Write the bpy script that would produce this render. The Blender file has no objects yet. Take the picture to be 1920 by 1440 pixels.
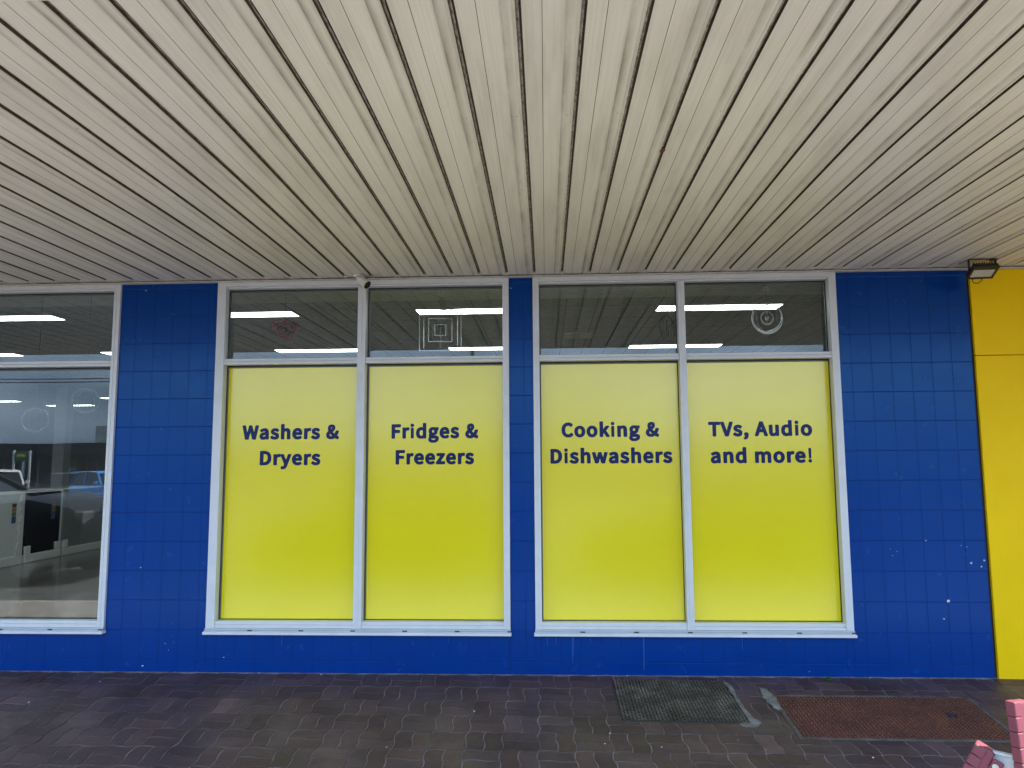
import bpy, bmesh, math, random
from mathutils import Vector, Matrix

rad = math.radians
SC = bpy.context.scene
COL = SC.collection

# ------------------------------------------------------------------ camera
cam_d = bpy.data.cameras.new('camera')
cam_d.sensor_width = 36.0
cam_d.lens = 36.0 * 1363.92 / 1920.0
cam_d.clip_start = 0.05
cam_d.clip_end = 1500
cam = bpy.data.objects.new('camera', cam_d)
COL.objects.link(cam)
_y, _p, _r = rad(-2.615), rad(6.022), rad(-0.341)
_f = Vector((math.sin(_y) * math.cos(_p), math.cos(_y) * math.cos(_p), math.sin(_p)))
_rt = Vector((math.cos(_y), -math.sin(_y), 0))
_up = _rt.cross(_f)
_r2 = _rt * math.cos(_r) + _up * math.sin(_r)
_u2 = -_rt * math.sin(_r) + _up * math.cos(_r)
cam.matrix_world = Matrix(((_r2.x, _u2.x, -_f.x, 0.0), (_r2.y, _u2.y, -_f.y, -5.286),
                           (_r2.z, _u2.z, -_f.z, 1.488), (0, 0, 0, 1)))
SC.camera = cam

# ------------------------------------------------------------------ light
SUN_EL, SUN_AZ = rad(60), rad(118)       # azimuth measured from +Y (into the shop) towards +X
sun_dir = Vector((math.sin(SUN_AZ) * math.cos(SUN_EL), math.cos(SUN_AZ) * math.cos(SUN_EL), math.sin(SUN_EL)))
sl = bpy.data.lights.new('sun', 'SUN')
sl.energy = 4.6
sl.angle = rad(0.5)
sl.color = (1.0, 0.95, 0.87)
so = bpy.data.objects.new('sun', sl)
COL.objects.link(so)
so.rotation_euler = sun_dir.to_track_quat('Z', 'Y').to_euler()
so.location = (20, -20, 40)

W = bpy.data.worlds.new('World')
SC.world = W
W.use_nodes = True
nt = W.node_tree
nt.nodes.clear()
n_out = nt.nodes.new('ShaderNodeOutputWorld')
n_bg = nt.nodes.new('ShaderNodeBackground')
n_sky = nt.nodes.new('ShaderNodeTexSky')
n_sky.sky_type = 'NISHITA'
n_sky.sun_disc = False
n_sky.sun_elevation = SUN_EL
n_sky.sun_rotation = SUN_AZ
n_sky.dust_density = 0.6
n_tc = nt.nodes.new('ShaderNodeTexCoord')
n_map = nt.nodes.new('ShaderNodeMapping')
n_map.inputs['Scale'].default_value = (1.0, 1.0, 3.2)
n_ns = nt.nodes.new('ShaderNodeTexNoise')
n_ns.inputs['Scale'].default_value = 2.6
n_ns.inputs['Detail'].default_value = 9
n_ns.inputs['Roughness'].default_value = 0.58
n_rp = nt.nodes.new('ShaderNodeValToRGB')
n_rp.color_ramp.elements[0].position = 0.40
n_rp.color_ramp.elements[1].position = 0.62
n_rp.color_ramp.elements[0].color = (0.62, 0.62, 0.62, 1)
n_rp.color_ramp.elements[1].color = (0.95, 0.95, 0.95, 1)
n_ns2 = nt.nodes.new('ShaderNodeTexNoise')
n_ns2.inputs['Scale'].default_value = 5.5
n_ns2.inputs['Detail'].default_value = 8
n_cr = nt.nodes.new('ShaderNodeValToRGB')
n_cr.color_ramp.elements[0].position = 0.3
n_cr.color_ramp.elements[1].position = 0.72
n_cr.color_ramp.elements[0].color = (2.0, 3.2, 4.8, 1)
n_cr.color_ramp.elements[1].color = (6.2, 8.2, 10.8, 1)
n_mx = nt.nodes.new('ShaderNodeMixRGB')
L = nt.links.new
L(n_tc.outputs['Generated'], n_map.inputs['Vector'])
L(n_map.outputs['Vector'], n_ns.inputs['Vector'])
L(n_map.outputs['Vector'], n_ns2.inputs['Vector'])
L(n_ns.outputs['Fac'], n_rp.inputs['Fac'])
L(n_ns2.outputs['Fac'], n_cr.inputs['Fac'])
n_sep = nt.nodes.new('ShaderNodeSeparateXYZ')
n_low = nt.nodes.new('ShaderNodeMapRange')            # the cloud deck closes towards the horizon
n_low.inputs['From Min'].default_value = 0.02
n_low.inputs['From Max'].default_value = 0.34
n_low.inputs['To Min'].default_value = 1.0
n_low.inputs['To Max'].default_value = 0.0
n_max = nt.nodes.new('ShaderNodeMath')
n_max.operation = 'MAXIMUM'
L(n_tc.outputs['Generated'], n_sep.inputs['Vector'])
L(n_sep.outputs['Z'], n_low.inputs['Value'])
L(n_rp.outputs['Color'], n_max.inputs[0])
L(n_low.outputs['Result'], n_max.inputs[1])
L(n_max.outputs[0], n_mx.inputs['Fac'])
L(n_sky.outputs['Color'], n_mx.inputs['Color1'])
L(n_cr.outputs['Color'], n_mx.inputs['Color2'])
n_dk = nt.nodes.new('ShaderNodeMapRange')             # far cloud banks are slate grey underneath
n_dk.inputs['From Min'].default_value = 0.0
n_dk.inputs['From Max'].default_value = 0.22
n_dk.inputs['To Min'].default_value = 0.5
n_dk.inputs['To Max'].default_value = 1.0
n_vm = nt.nodes.new('ShaderNodeVectorMath')
n_vm.operation = 'SCALE'
L(n_sep.outputs['Z'], n_dk.inputs['Value'])
L(n_mx.outputs['Color'], n_vm.inputs[0])
L(n_dk.outputs['Result'], n_vm.inputs['Scale'])
L(n_vm.outputs['Vector'], n_bg.inputs['Color'])
n_bg.inputs['Strength'].default_value = 0.13
L(n_bg.outputs['Background'], n_out.inputs['Surface'])

SC.view_settings.view_transform = 'Standard'
SC.view_settings.look = 'None'
SC.view_settings.exposure = 2.06
SC.view_settings.gamma = 1.0
SC.cycles.use_denoising = True
SC.cycles.max_bounces = 12
SC.cycles.diffuse_bounces = 6
SC.cycles.glossy_bounces = 5
SC.cycles.transparent_max_bounces = 24
SC.cycles.sample_clamp_indirect = 8.0
SC.cycles.caustics_reflective = False
SC.cycles.caustics_refractive = False

# ------------------------------------------------------------------ materials
def new_mat(name):
    m = bpy.data.materials.new(name)
    m.use_nodes = True
    t = m.node_tree
    b = t.nodes['Principled BSDF']
    return m, t, b

def setp(b, rough=0.5, spec=0.5, metal=0.0, coat=0.0, coat_rough=0.05):
    b.inputs['Roughness'].default_value = rough
    b.inputs['Specular IOR Level'].default_value = spec
    b.inputs['Metallic'].default_value = metal
    b.inputs['Coat Weight'].default_value = coat
    b.inputs['Coat Roughness'].default_value = coat_rough

def mat(name, c, rough=0.5, spec=0.5, metal=0.0, coat=0.0, var=0.08, scale=6.0, bump=0.0, bscale=60.0, stretch=(1, 1, 1)):
    """painted / plain material: base colour gently broken up by noise, optional fine bump"""
    m, t, b = new_mat(name)
    setp(b, rough, spec, metal, coat)
    tc = t.nodes.new('ShaderNodeTexCoord')
    mp = t.nodes.new('ShaderNodeMapping')
    mp.inputs['Scale'].default_value = stretch
    ns = t.nodes.new('ShaderNodeTexNoise')
    ns.inputs['Scale'].default_value = scale
    ns.inputs['Detail'].default_value = 6
    ns.inputs['Roughness'].default_value = 0.6
    rp = t.nodes.new('ShaderNodeValToRGB')
    rp.color_ramp.elements[0].position = 0.3
    rp.color_ramp.elements[1].position = 0.7
    rp.color_ramp.elements[0].color = (*[max(0, x * (1 - var)) for x in c], 1)
    rp.color_ramp.elements[1].color = (*[min(1, x * (1 + var)) for x in c], 1)
    t.links.new(tc.outputs['Object'], mp.inputs['Vector'])
    t.links.new(mp.outputs['Vector'], ns.inputs['Vector'])
    t.links.new(ns.outputs['Fac'], rp.inputs['Fac'])
    t.links.new(rp.outputs['Color'], b.inputs['Base Color'])
    if bump:
        n2 = t.nodes.new('ShaderNodeTexNoise')
        n2.inputs['Scale'].default_value = bscale
        n2.inputs['Detail'].default_value = 5
        bp = t.nodes.new('ShaderNodeBump')
        bp.inputs['Strength'].default_value = bump
        bp.inputs['Distance'].default_value = 0.004
        t.links.new(mp.outputs['Vector'], n2.inputs['Vector'])
        t.links.new(n2.outputs['Fac'], bp.inputs['Height'])
        t.links.new(bp.outputs['Normal'], b.inputs['Normal'])
    return m

def emis(name, c, s):
    m, t, b = new_mat(name)
    b.inputs['Base Color'].default_value = (0.8, 0.8, 0.8, 1)
    b.inputs['Emission Color'].default_value = (*c, 1)
    b.inputs['Emission Strength'].default_value = s
    return m

def N(t, kind, **kw):
    n = t.nodes.new(kind)
    for k, v in kw.items():
        n.inputs[k].default_value = v
    return n

def ramp(t, src, stops):
    r = t.nodes.new('ShaderNodeValToRGB')
    e = r.color_ramp.elements
    while len(e) < len(stops):
        e.new(0.5)
    for i, (p, c) in enumerate(stops):
        e[i].position = p
        e[i].color = (*c, 1) if len(c) == 3 else c
    t.links.new(src, r.inputs['Fac'])
    return r

def mixc(t, mode, fac, a, b_):
    m = t.nodes.new('ShaderNodeMixRGB')
    m.blend_type = mode
    for inp, v in (('Fac', fac), ('Color1', a), ('Color2', b_)):
        if hasattr(v, 'is_linked') or hasattr(v, 'links'):
            t.links.new(v, m.inputs[inp])
        else:
            m.inputs[inp].default_value = v if inp == 'Fac' else (*v, 1)
    return m.outputs['Color']

GLYPHS = {"g":{"!":[[[55,-16],[68,-14],[80,-7],[85,0],[89,8],[90,13],[90,30],[82,44],[72,52],[58,55],[44,52],[39,50],[34,47],[28,40],[26,36],[24,30],[22,21],[24,10],[26,2],[30,-4],[35,-8],[44,-14]],[[46,66],[68,66],[72,67],[77,71],[79,78],[83,217],[83,262],[81,268],[78,271],[72,273],[66,273],[38,272],[32,270],[30,266],[29,262],[35,78],[36,73],[38,69],[42,67]]],"&":[[[89,-24],[110,-23],[132,-18],[144,-13],[166,0],[188,-12],[206,-20],[220,-24],[228,-24],[234,-22],[238,-18],[242,-11],[251,18],[252,22],[250,29],[246,35],[242,39],[226,44],[212,52],[229,83],[240,107],[248,134],[248,142],[246,148],[243,151],[239,155],[228,158],[200,158],[189,155],[185,151],[180,144],[172,118],[159,92],[143,108],[125,130],[140,142],[153,156],[164,171],[172,188],[174,194],[176,212],[172,232],[167,247],[158,259],[143,272],[124,279],[104,280],[85,278],[68,272],[60,267],[47,256],[37,242],[30,226],[28,212],[28,192],[32,168],[38,147],[27,138],[14,124],[2,104],[-4,87],[-6,68],[-4,43],[6,20],[18,3],[24,-2],[43,-13],[58,-19],[68,-22]],[[94,40],[86,42],[78,44],[72,48],[68,52],[64,61],[64,70],[67,81],[74,89],[77,85],[93,64],[112,45],[102,42]],[[95,187],[94,194],[94,203],[96,212],[98,216],[103,218],[107,220],[108,219],[110,211],[110,205],[104,195]]],",":[[[26,-86],[34,-85],[51,-76],[66,-65],[73,-57],[81,-48],[90,-30],[95,-14],[96,3],[96,22],[92,34],[87,44],[78,55],[70,59],[60,62],[52,64],[48,63],[42,62],[30,59],[20,53],[13,44],[9,36],[7,27],[6,21],[8,14],[10,5],[18,-8],[29,-15],[23,-23],[5,-35],[0,-42],[0,-52],[8,-74],[11,-80],[19,-85]]],"A":[[[1,-19],[38,-19],[44,-17],[48,-13],[52,-6],[74,58],[139,58],[158,-6],[163,-13],[170,-18],[178,-20],[210,-20],[218,-18],[225,-13],[228,-9],[230,-4],[230,6],[176,164],[142,264],[139,270],[131,275],[124,276],[84,276],[78,274],[73,270],[70,264],[-18,4],[-18,-6],[-13,-13],[-6,-18]],[[94,124],[106,162],[109,154],[118,124]]],"C":[[[130,-24],[150,-22],[168,-19],[182,-14],[199,-5],[214,7],[225,18],[230,26],[230,32],[230,36],[227,44],[210,63],[203,69],[197,72],[193,72],[186,70],[179,67],[166,54],[150,46],[142,44],[132,44],[116,46],[102,53],[95,59],[90,64],[81,81],[75,104],[74,126],[75,154],[82,176],[91,193],[96,198],[103,204],[118,212],[133,214],[147,212],[155,209],[162,205],[177,192],[181,190],[187,190],[194,191],[200,195],[213,211],[221,220],[224,230],[221,240],[210,252],[192,265],[172,274],[154,279],[132,280],[97,276],[66,262],[38,238],[17,208],[5,171],[0,130],[5,85],[16,50],[37,19],[65,-6],[95,-20]]],"D":[[[35,-19],[103,-20],[138,-16],[148,-13],[176,-2],[201,18],[207,24],[223,50],[236,85],[237,94],[240,132],[236,171],[223,209],[204,236],[191,247],[178,258],[172,260],[142,272],[133,273],[101,276],[36,276],[25,274],[22,271],[18,267],[16,256],[16,0],[17,-7],[21,-13],[28,-18]],[[88,46],[88,210],[99,210],[120,208],[138,202],[149,192],[150,191],[160,175],[165,155],[168,131],[165,103],[160,83],[150,67],[138,56],[117,48],[99,46]]],"F":[[[35,-19],[72,-19],[76,-18],[81,-14],[86,-7],[88,0],[88,95],[170,96],[175,98],[179,101],[183,105],[185,112],[185,146],[182,154],[176,160],[166,162],[88,163],[88,209],[182,210],[190,211],[194,213],[199,218],[202,224],[202,230],[202,256],[202,262],[197,270],[190,275],[182,276],[36,276],[25,274],[19,268],[16,262],[16,256],[16,0],[17,-7],[21,-13],[28,-18]]],"T":[[[89,-19],[120,-20],[126,-18],[135,-13],[139,-7],[140,-4],[141,209],[198,210],[204,210],[210,213],[215,218],[218,224],[218,230],[218,256],[218,262],[213,270],[206,275],[198,276],[121,276],[8,276],[1,274],[-3,270],[-7,264],[-8,256],[-8,226],[-5,218],[1,212],[12,210],[70,209],[70,0],[71,-7],[75,-13],[82,-18]]],"V":[[[82,-19],[124,-19],[131,-16],[137,-10],[142,3],[220,252],[220,260],[218,267],[214,271],[206,276],[200,276],[168,276],[161,275],[154,270],[151,267],[148,258],[106,113],[102,100],[101,100],[94,124],[54,258],[52,264],[48,270],[41,275],[34,276],[-4,276],[-8,275],[-13,271],[-17,267],[-19,260],[-20,256],[-18,250],[64,-6],[68,-13],[71,-16],[76,-18]]],"W":[[[63,-19],[106,-19],[113,-16],[119,-10],[121,-4],[154,128],[187,-4],[190,-11],[196,-17],[206,-20],[244,-20],[252,-18],[259,-13],[263,-7],[264,-2],[317,252],[317,260],[316,265],[312,270],[308,274],[302,276],[268,276],[260,275],[253,270],[249,264],[248,259],[226,148],[222,130],[188,262],[183,270],[179,274],[168,276],[136,276],[129,273],[123,267],[121,262],[87,128],[62,259],[59,267],[56,270],[52,274],[42,276],[6,276],[-1,274],[-5,270],[-10,262],[-10,256],[-10,252],[44,-2],[46,-10],[50,-14],[56,-18]]],"a":[[[74,-24],[92,-23],[102,-20],[116,-16],[126,-10],[132,-16],[140,-19],[172,-19],[180,-16],[186,-10],[188,0],[188,120],[186,144],[180,166],[169,187],[151,202],[130,212],[105,214],[92,214],[78,212],[52,204],[37,198],[24,190],[17,185],[12,180],[10,174],[10,166],[13,158],[24,139],[26,135],[31,131],[38,129],[47,130],[68,141],[90,148],[106,148],[113,143],[116,137],[96,134],[66,126],[39,114],[18,97],[6,74],[2,48],[4,27],[12,8],[24,-6],[37,-15],[55,-22]],[[84,40],[73,43],[71,50],[72,56],[73,59],[81,66],[93,70],[107,74],[117,76],[117,55],[110,49],[96,42]]],"d":[[[95,-24],[109,-24],[122,-20],[136,-16],[143,-11],[149,-17],[156,-19],[188,-19],[194,-17],[198,-14],[202,-10],[204,-4],[204,278],[204,284],[199,292],[190,298],[184,298],[154,298],[146,297],[139,292],[135,286],[134,276],[133,209],[116,213],[100,214],[74,210],[50,200],[28,180],[13,158],[2,125],[0,97],[2,62],[10,34],[22,13],[25,8],[45,-10],[69,-20]],[[105,42],[96,44],[87,47],[81,54],[76,64],[73,74],[70,93],[72,112],[78,127],[83,136],[91,143],[100,148],[106,148],[114,148],[128,143],[134,139],[134,56],[120,46],[114,43]]],"e":[[[107,-24],[127,-23],[153,-16],[165,-11],[180,-3],[186,2],[190,8],[191,15],[190,22],[176,47],[170,53],[164,55],[156,55],[149,52],[138,46],[130,43],[120,40],[103,42],[90,46],[82,52],[77,60],[74,68],[178,68],[185,70],[191,74],[196,81],[198,92],[198,108],[197,128],[196,138],[188,160],[181,173],[175,184],[159,198],[152,202],[135,210],[128,212],[104,214],[78,211],[52,200],[29,180],[14,158],[4,133],[2,125],[-2,97],[1,69],[4,57],[14,31],[29,10],[53,-10],[79,-20]],[[76,130],[77,134],[83,141],[88,146],[96,149],[113,149],[119,146],[122,143],[128,135],[129,130]]],"g":[[[94,-107],[130,-104],[154,-96],[171,-88],[180,-82],[196,-66],[208,-45],[212,-23],[210,-1],[201,16],[190,27],[174,36],[165,38],[147,42],[117,43],[126,45],[141,51],[157,62],[170,77],[175,86],[182,105],[186,125],[183,146],[192,147],[199,149],[203,153],[207,159],[208,166],[208,190],[206,200],[202,204],[196,208],[188,210],[181,210],[126,210],[116,213],[102,214],[94,214],[71,212],[51,204],[34,192],[18,173],[8,153],[6,129],[7,112],[14,92],[23,76],[18,70],[14,62],[10,48],[10,40],[10,28],[13,18],[18,8],[8,-3],[3,-14],[0,-24],[-2,-38],[2,-58],[13,-76],[26,-88],[34,-93],[48,-100],[52,-102],[70,-105]],[[98,-46],[79,-43],[68,-38],[66,-36],[66,-31],[66,-27],[68,-23],[71,-21],[82,-22],[108,-22],[134,-22],[141,-25],[141,-29],[137,-35],[126,-42],[114,-45]],[[94,102],[90,102],[86,104],[78,112],[76,118],[76,136],[78,142],[84,148],[92,152],[99,152],[106,150],[111,147],[116,137],[118,126],[116,117],[111,107],[102,102]]],"h":[[[32,-19],[68,-19],[72,-18],[77,-14],[82,-7],[84,0],[84,130],[87,134],[100,143],[106,146],[114,148],[123,147],[127,145],[130,138],[132,132],[132,120],[132,0],[135,-10],[138,-13],[142,-17],[152,-20],[188,-19],[194,-17],[198,-13],[202,-7],[204,0],[204,126],[202,148],[199,157],[196,168],[185,189],[171,202],[152,211],[128,214],[118,214],[98,210],[84,204],[84,278],[81,289],[75,295],[70,298],[64,298],[32,298],[25,297],[18,292],[14,286],[12,278],[12,0],[14,-7],[18,-13],[25,-18]]],"i":[[[32,-14],[67,-14],[74,-10],[78,-3],[78,190],[78,194],[74,200],[68,204],[64,204],[29,204],[22,200],[18,193],[18,0],[18,-4],[22,-10],[28,-14]],[[47,215],[60,217],[73,224],[79,230],[81,235],[84,250],[84,258],[81,266],[76,275],[71,279],[63,283],[58,285],[50,286],[38,285],[28,281],[24,278],[18,271],[16,267],[12,252],[14,244],[16,234],[21,226],[28,220],[33,218],[40,216]]],"k":[[[32,-19],[68,-19],[74,-17],[78,-13],[82,-7],[84,0],[84,43],[96,58],[137,-9],[140,-12],[145,-17],[156,-20],[190,-20],[200,-17],[203,-14],[207,-10],[208,-6],[209,0],[208,6],[207,10],[142,112],[195,176],[200,184],[200,190],[200,196],[194,204],[190,207],[184,209],[172,210],[146,210],[140,208],[135,206],[127,198],[84,144],[84,278],[82,286],[78,292],[75,295],[70,298],[64,298],[28,298],[21,295],[15,289],[12,278],[12,0],[14,-7],[18,-13],[25,-18]]],"m":[[[32,-19],[68,-19],[72,-18],[77,-14],[82,-7],[84,0],[84,130],[89,136],[99,143],[104,146],[112,148],[118,147],[122,145],[126,138],[126,132],[128,120],[128,0],[129,-7],[133,-13],[136,-16],[142,-18],[148,-20],[178,-20],[186,-18],[192,-14],[197,-7],[198,0],[198,130],[204,136],[214,143],[220,146],[230,148],[233,147],[238,144],[241,138],[243,128],[244,-4],[246,-10],[252,-16],[258,-18],[267,-20],[294,-20],[300,-18],[307,-14],[312,-6],[314,0],[314,126],[312,144],[306,168],[296,187],[288,195],[279,203],[262,211],[239,214],[222,213],[208,208],[194,202],[179,191],[168,201],[154,209],[140,213],[131,214],[119,214],[104,212],[92,209],[80,203],[76,200],[68,207],[58,210],[28,209],[22,207],[18,203],[14,197],[12,190],[12,0],[14,-7],[18,-13],[25,-18]]],"n":[[[32,-19],[68,-19],[72,-18],[77,-14],[82,-7],[84,0],[84,130],[87,134],[100,143],[110,147],[123,147],[128,144],[130,138],[132,120],[132,0],[135,-10],[138,-13],[142,-17],[152,-20],[184,-20],[194,-17],[197,-14],[201,-10],[204,0],[204,78],[204,126],[202,150],[196,168],[187,185],[185,189],[171,202],[150,212],[128,214],[110,213],[98,210],[81,203],[75,199],[69,206],[62,209],[32,210],[22,207],[19,204],[15,200],[12,190],[12,0],[14,-7],[18,-13],[25,-18]]],"o":[[[104,-24],[133,-21],[156,-12],[164,-7],[183,11],[198,29],[200,34],[210,62],[214,93],[210,125],[207,138],[199,159],[183,181],[164,197],[156,202],[135,210],[108,214],[82,212],[73,209],[53,200],[30,181],[14,159],[4,133],[2,125],[-2,97],[1,69],[4,57],[14,31],[29,10],[49,-7],[58,-12],[77,-20]],[[105,42],[98,42],[89,47],[81,55],[76,64],[72,78],[70,97],[72,112],[74,119],[76,126],[82,136],[89,143],[98,148],[107,148],[116,148],[123,144],[131,135],[136,124],[140,113],[142,90],[140,77],[136,66],[130,53],[124,47],[116,42]]],"r":[[[32,-19],[68,-19],[72,-18],[77,-14],[82,-7],[84,0],[84,119],[88,127],[93,134],[104,144],[110,146],[120,146],[127,144],[134,144],[140,146],[144,149],[148,153],[150,158],[155,182],[156,190],[156,194],[154,200],[151,204],[144,210],[129,214],[114,214],[100,212],[86,207],[75,200],[69,206],[62,209],[28,209],[23,207],[19,204],[14,197],[12,190],[12,0],[14,-7],[18,-13],[25,-18]]],"s":[[[79,-24],[109,-22],[130,-14],[145,-3],[159,12],[166,26],[168,36],[170,54],[167,76],[158,92],[146,104],[124,118],[76,138],[72,141],[72,144],[73,147],[82,150],[94,150],[109,144],[124,135],[131,134],[138,135],[147,141],[163,163],[164,167],[165,173],[164,178],[163,183],[158,189],[150,195],[128,207],[114,211],[100,214],[85,214],[74,213],[62,212],[42,205],[27,194],[15,182],[9,171],[4,158],[2,142],[4,124],[6,118],[13,105],[26,90],[40,82],[58,72],[91,60],[100,52],[100,47],[97,43],[91,40],[76,40],[67,42],[53,48],[34,61],[31,62],[24,62],[17,60],[11,55],[-6,32],[-8,28],[-8,22],[-7,15],[-3,9],[21,-9],[34,-14],[50,-20],[64,-23]]],"u":[[[87,-24],[102,-22],[116,-19],[132,-12],[136,-8],[141,-14],[145,-17],[150,-19],[184,-19],[190,-17],[194,-14],[199,-7],[200,0],[200,190],[199,197],[194,204],[188,208],[180,210],[150,210],[144,208],[138,206],[135,203],[131,197],[130,190],[130,62],[122,55],[116,49],[108,44],[99,42],[91,43],[88,44],[86,47],[84,52],[82,70],[82,190],[80,197],[76,203],[72,207],[66,209],[30,210],[24,208],[18,206],[15,203],[11,197],[10,190],[10,68],[12,42],[18,22],[29,1],[43,-12],[64,-20]]],"w":[[[62,-19],[98,-20],[106,-18],[113,-13],[118,-4],[140,79],[162,-4],[167,-13],[174,-18],[182,-20],[220,-20],[227,-18],[233,-14],[237,-10],[240,-3],[290,184],[292,190],[291,194],[290,198],[286,203],[282,207],[276,209],[242,210],[234,208],[228,204],[224,200],[222,194],[203,119],[200,108],[176,196],[171,203],[164,208],[156,210],[126,210],[119,208],[112,203],[107,194],[83,107],[61,194],[56,203],[49,208],[42,210],[10,210],[2,208],[-4,204],[-10,196],[-10,190],[-10,186],[42,-3],[45,-10],[49,-14],[55,-18]]],"y":[[[30,-101],[37,-102],[57,-99],[78,-90],[91,-79],[108,-60],[118,-40],[124,-22],[196,184],[197,194],[195,200],[191,204],[184,208],[178,210],[148,210],[140,208],[134,204],[128,196],[94,94],[94,94],[91,101],[56,196],[51,204],[45,208],[38,210],[2,209],[-3,208],[-8,204],[-14,196],[-14,190],[-12,181],[60,-1],[58,-10],[51,-25],[44,-32],[39,-35],[34,-36],[22,-34],[12,-35],[5,-40],[0,-48],[-6,-78],[-4,-88],[0,-92],[7,-96],[18,-100]]],"z":[[[12,-19],[156,-20],[166,-17],[172,-11],[174,-6],[176,0],[176,26],[173,36],[167,42],[162,44],[156,46],[90,46],[171,166],[172,173],[172,194],[169,201],[164,206],[158,208],[152,210],[24,210],[13,207],[7,201],[4,196],[4,190],[4,164],[5,157],[10,150],[16,146],[24,144],[75,144],[-6,24],[-8,17],[-8,0],[-6,-7],[-2,-13],[1,-16],[6,-18]]]},"a":{"!":113,"&":238,",":97,"A":213,"C":223,"D":241,"F":193,"T":210,"V":201,"W":307,"a":197,"d":217,"e":194,"g":197,"h":213,"i":96,"k":193,"m":324,"n":214,"o":212,"r":136,"s":164,"u":213,"w":281,"y":182,"z":166," ":78}}
LAMP = 3.0
# ------------------------------------------------------------------ mesh helpers
ORG = {}

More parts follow.
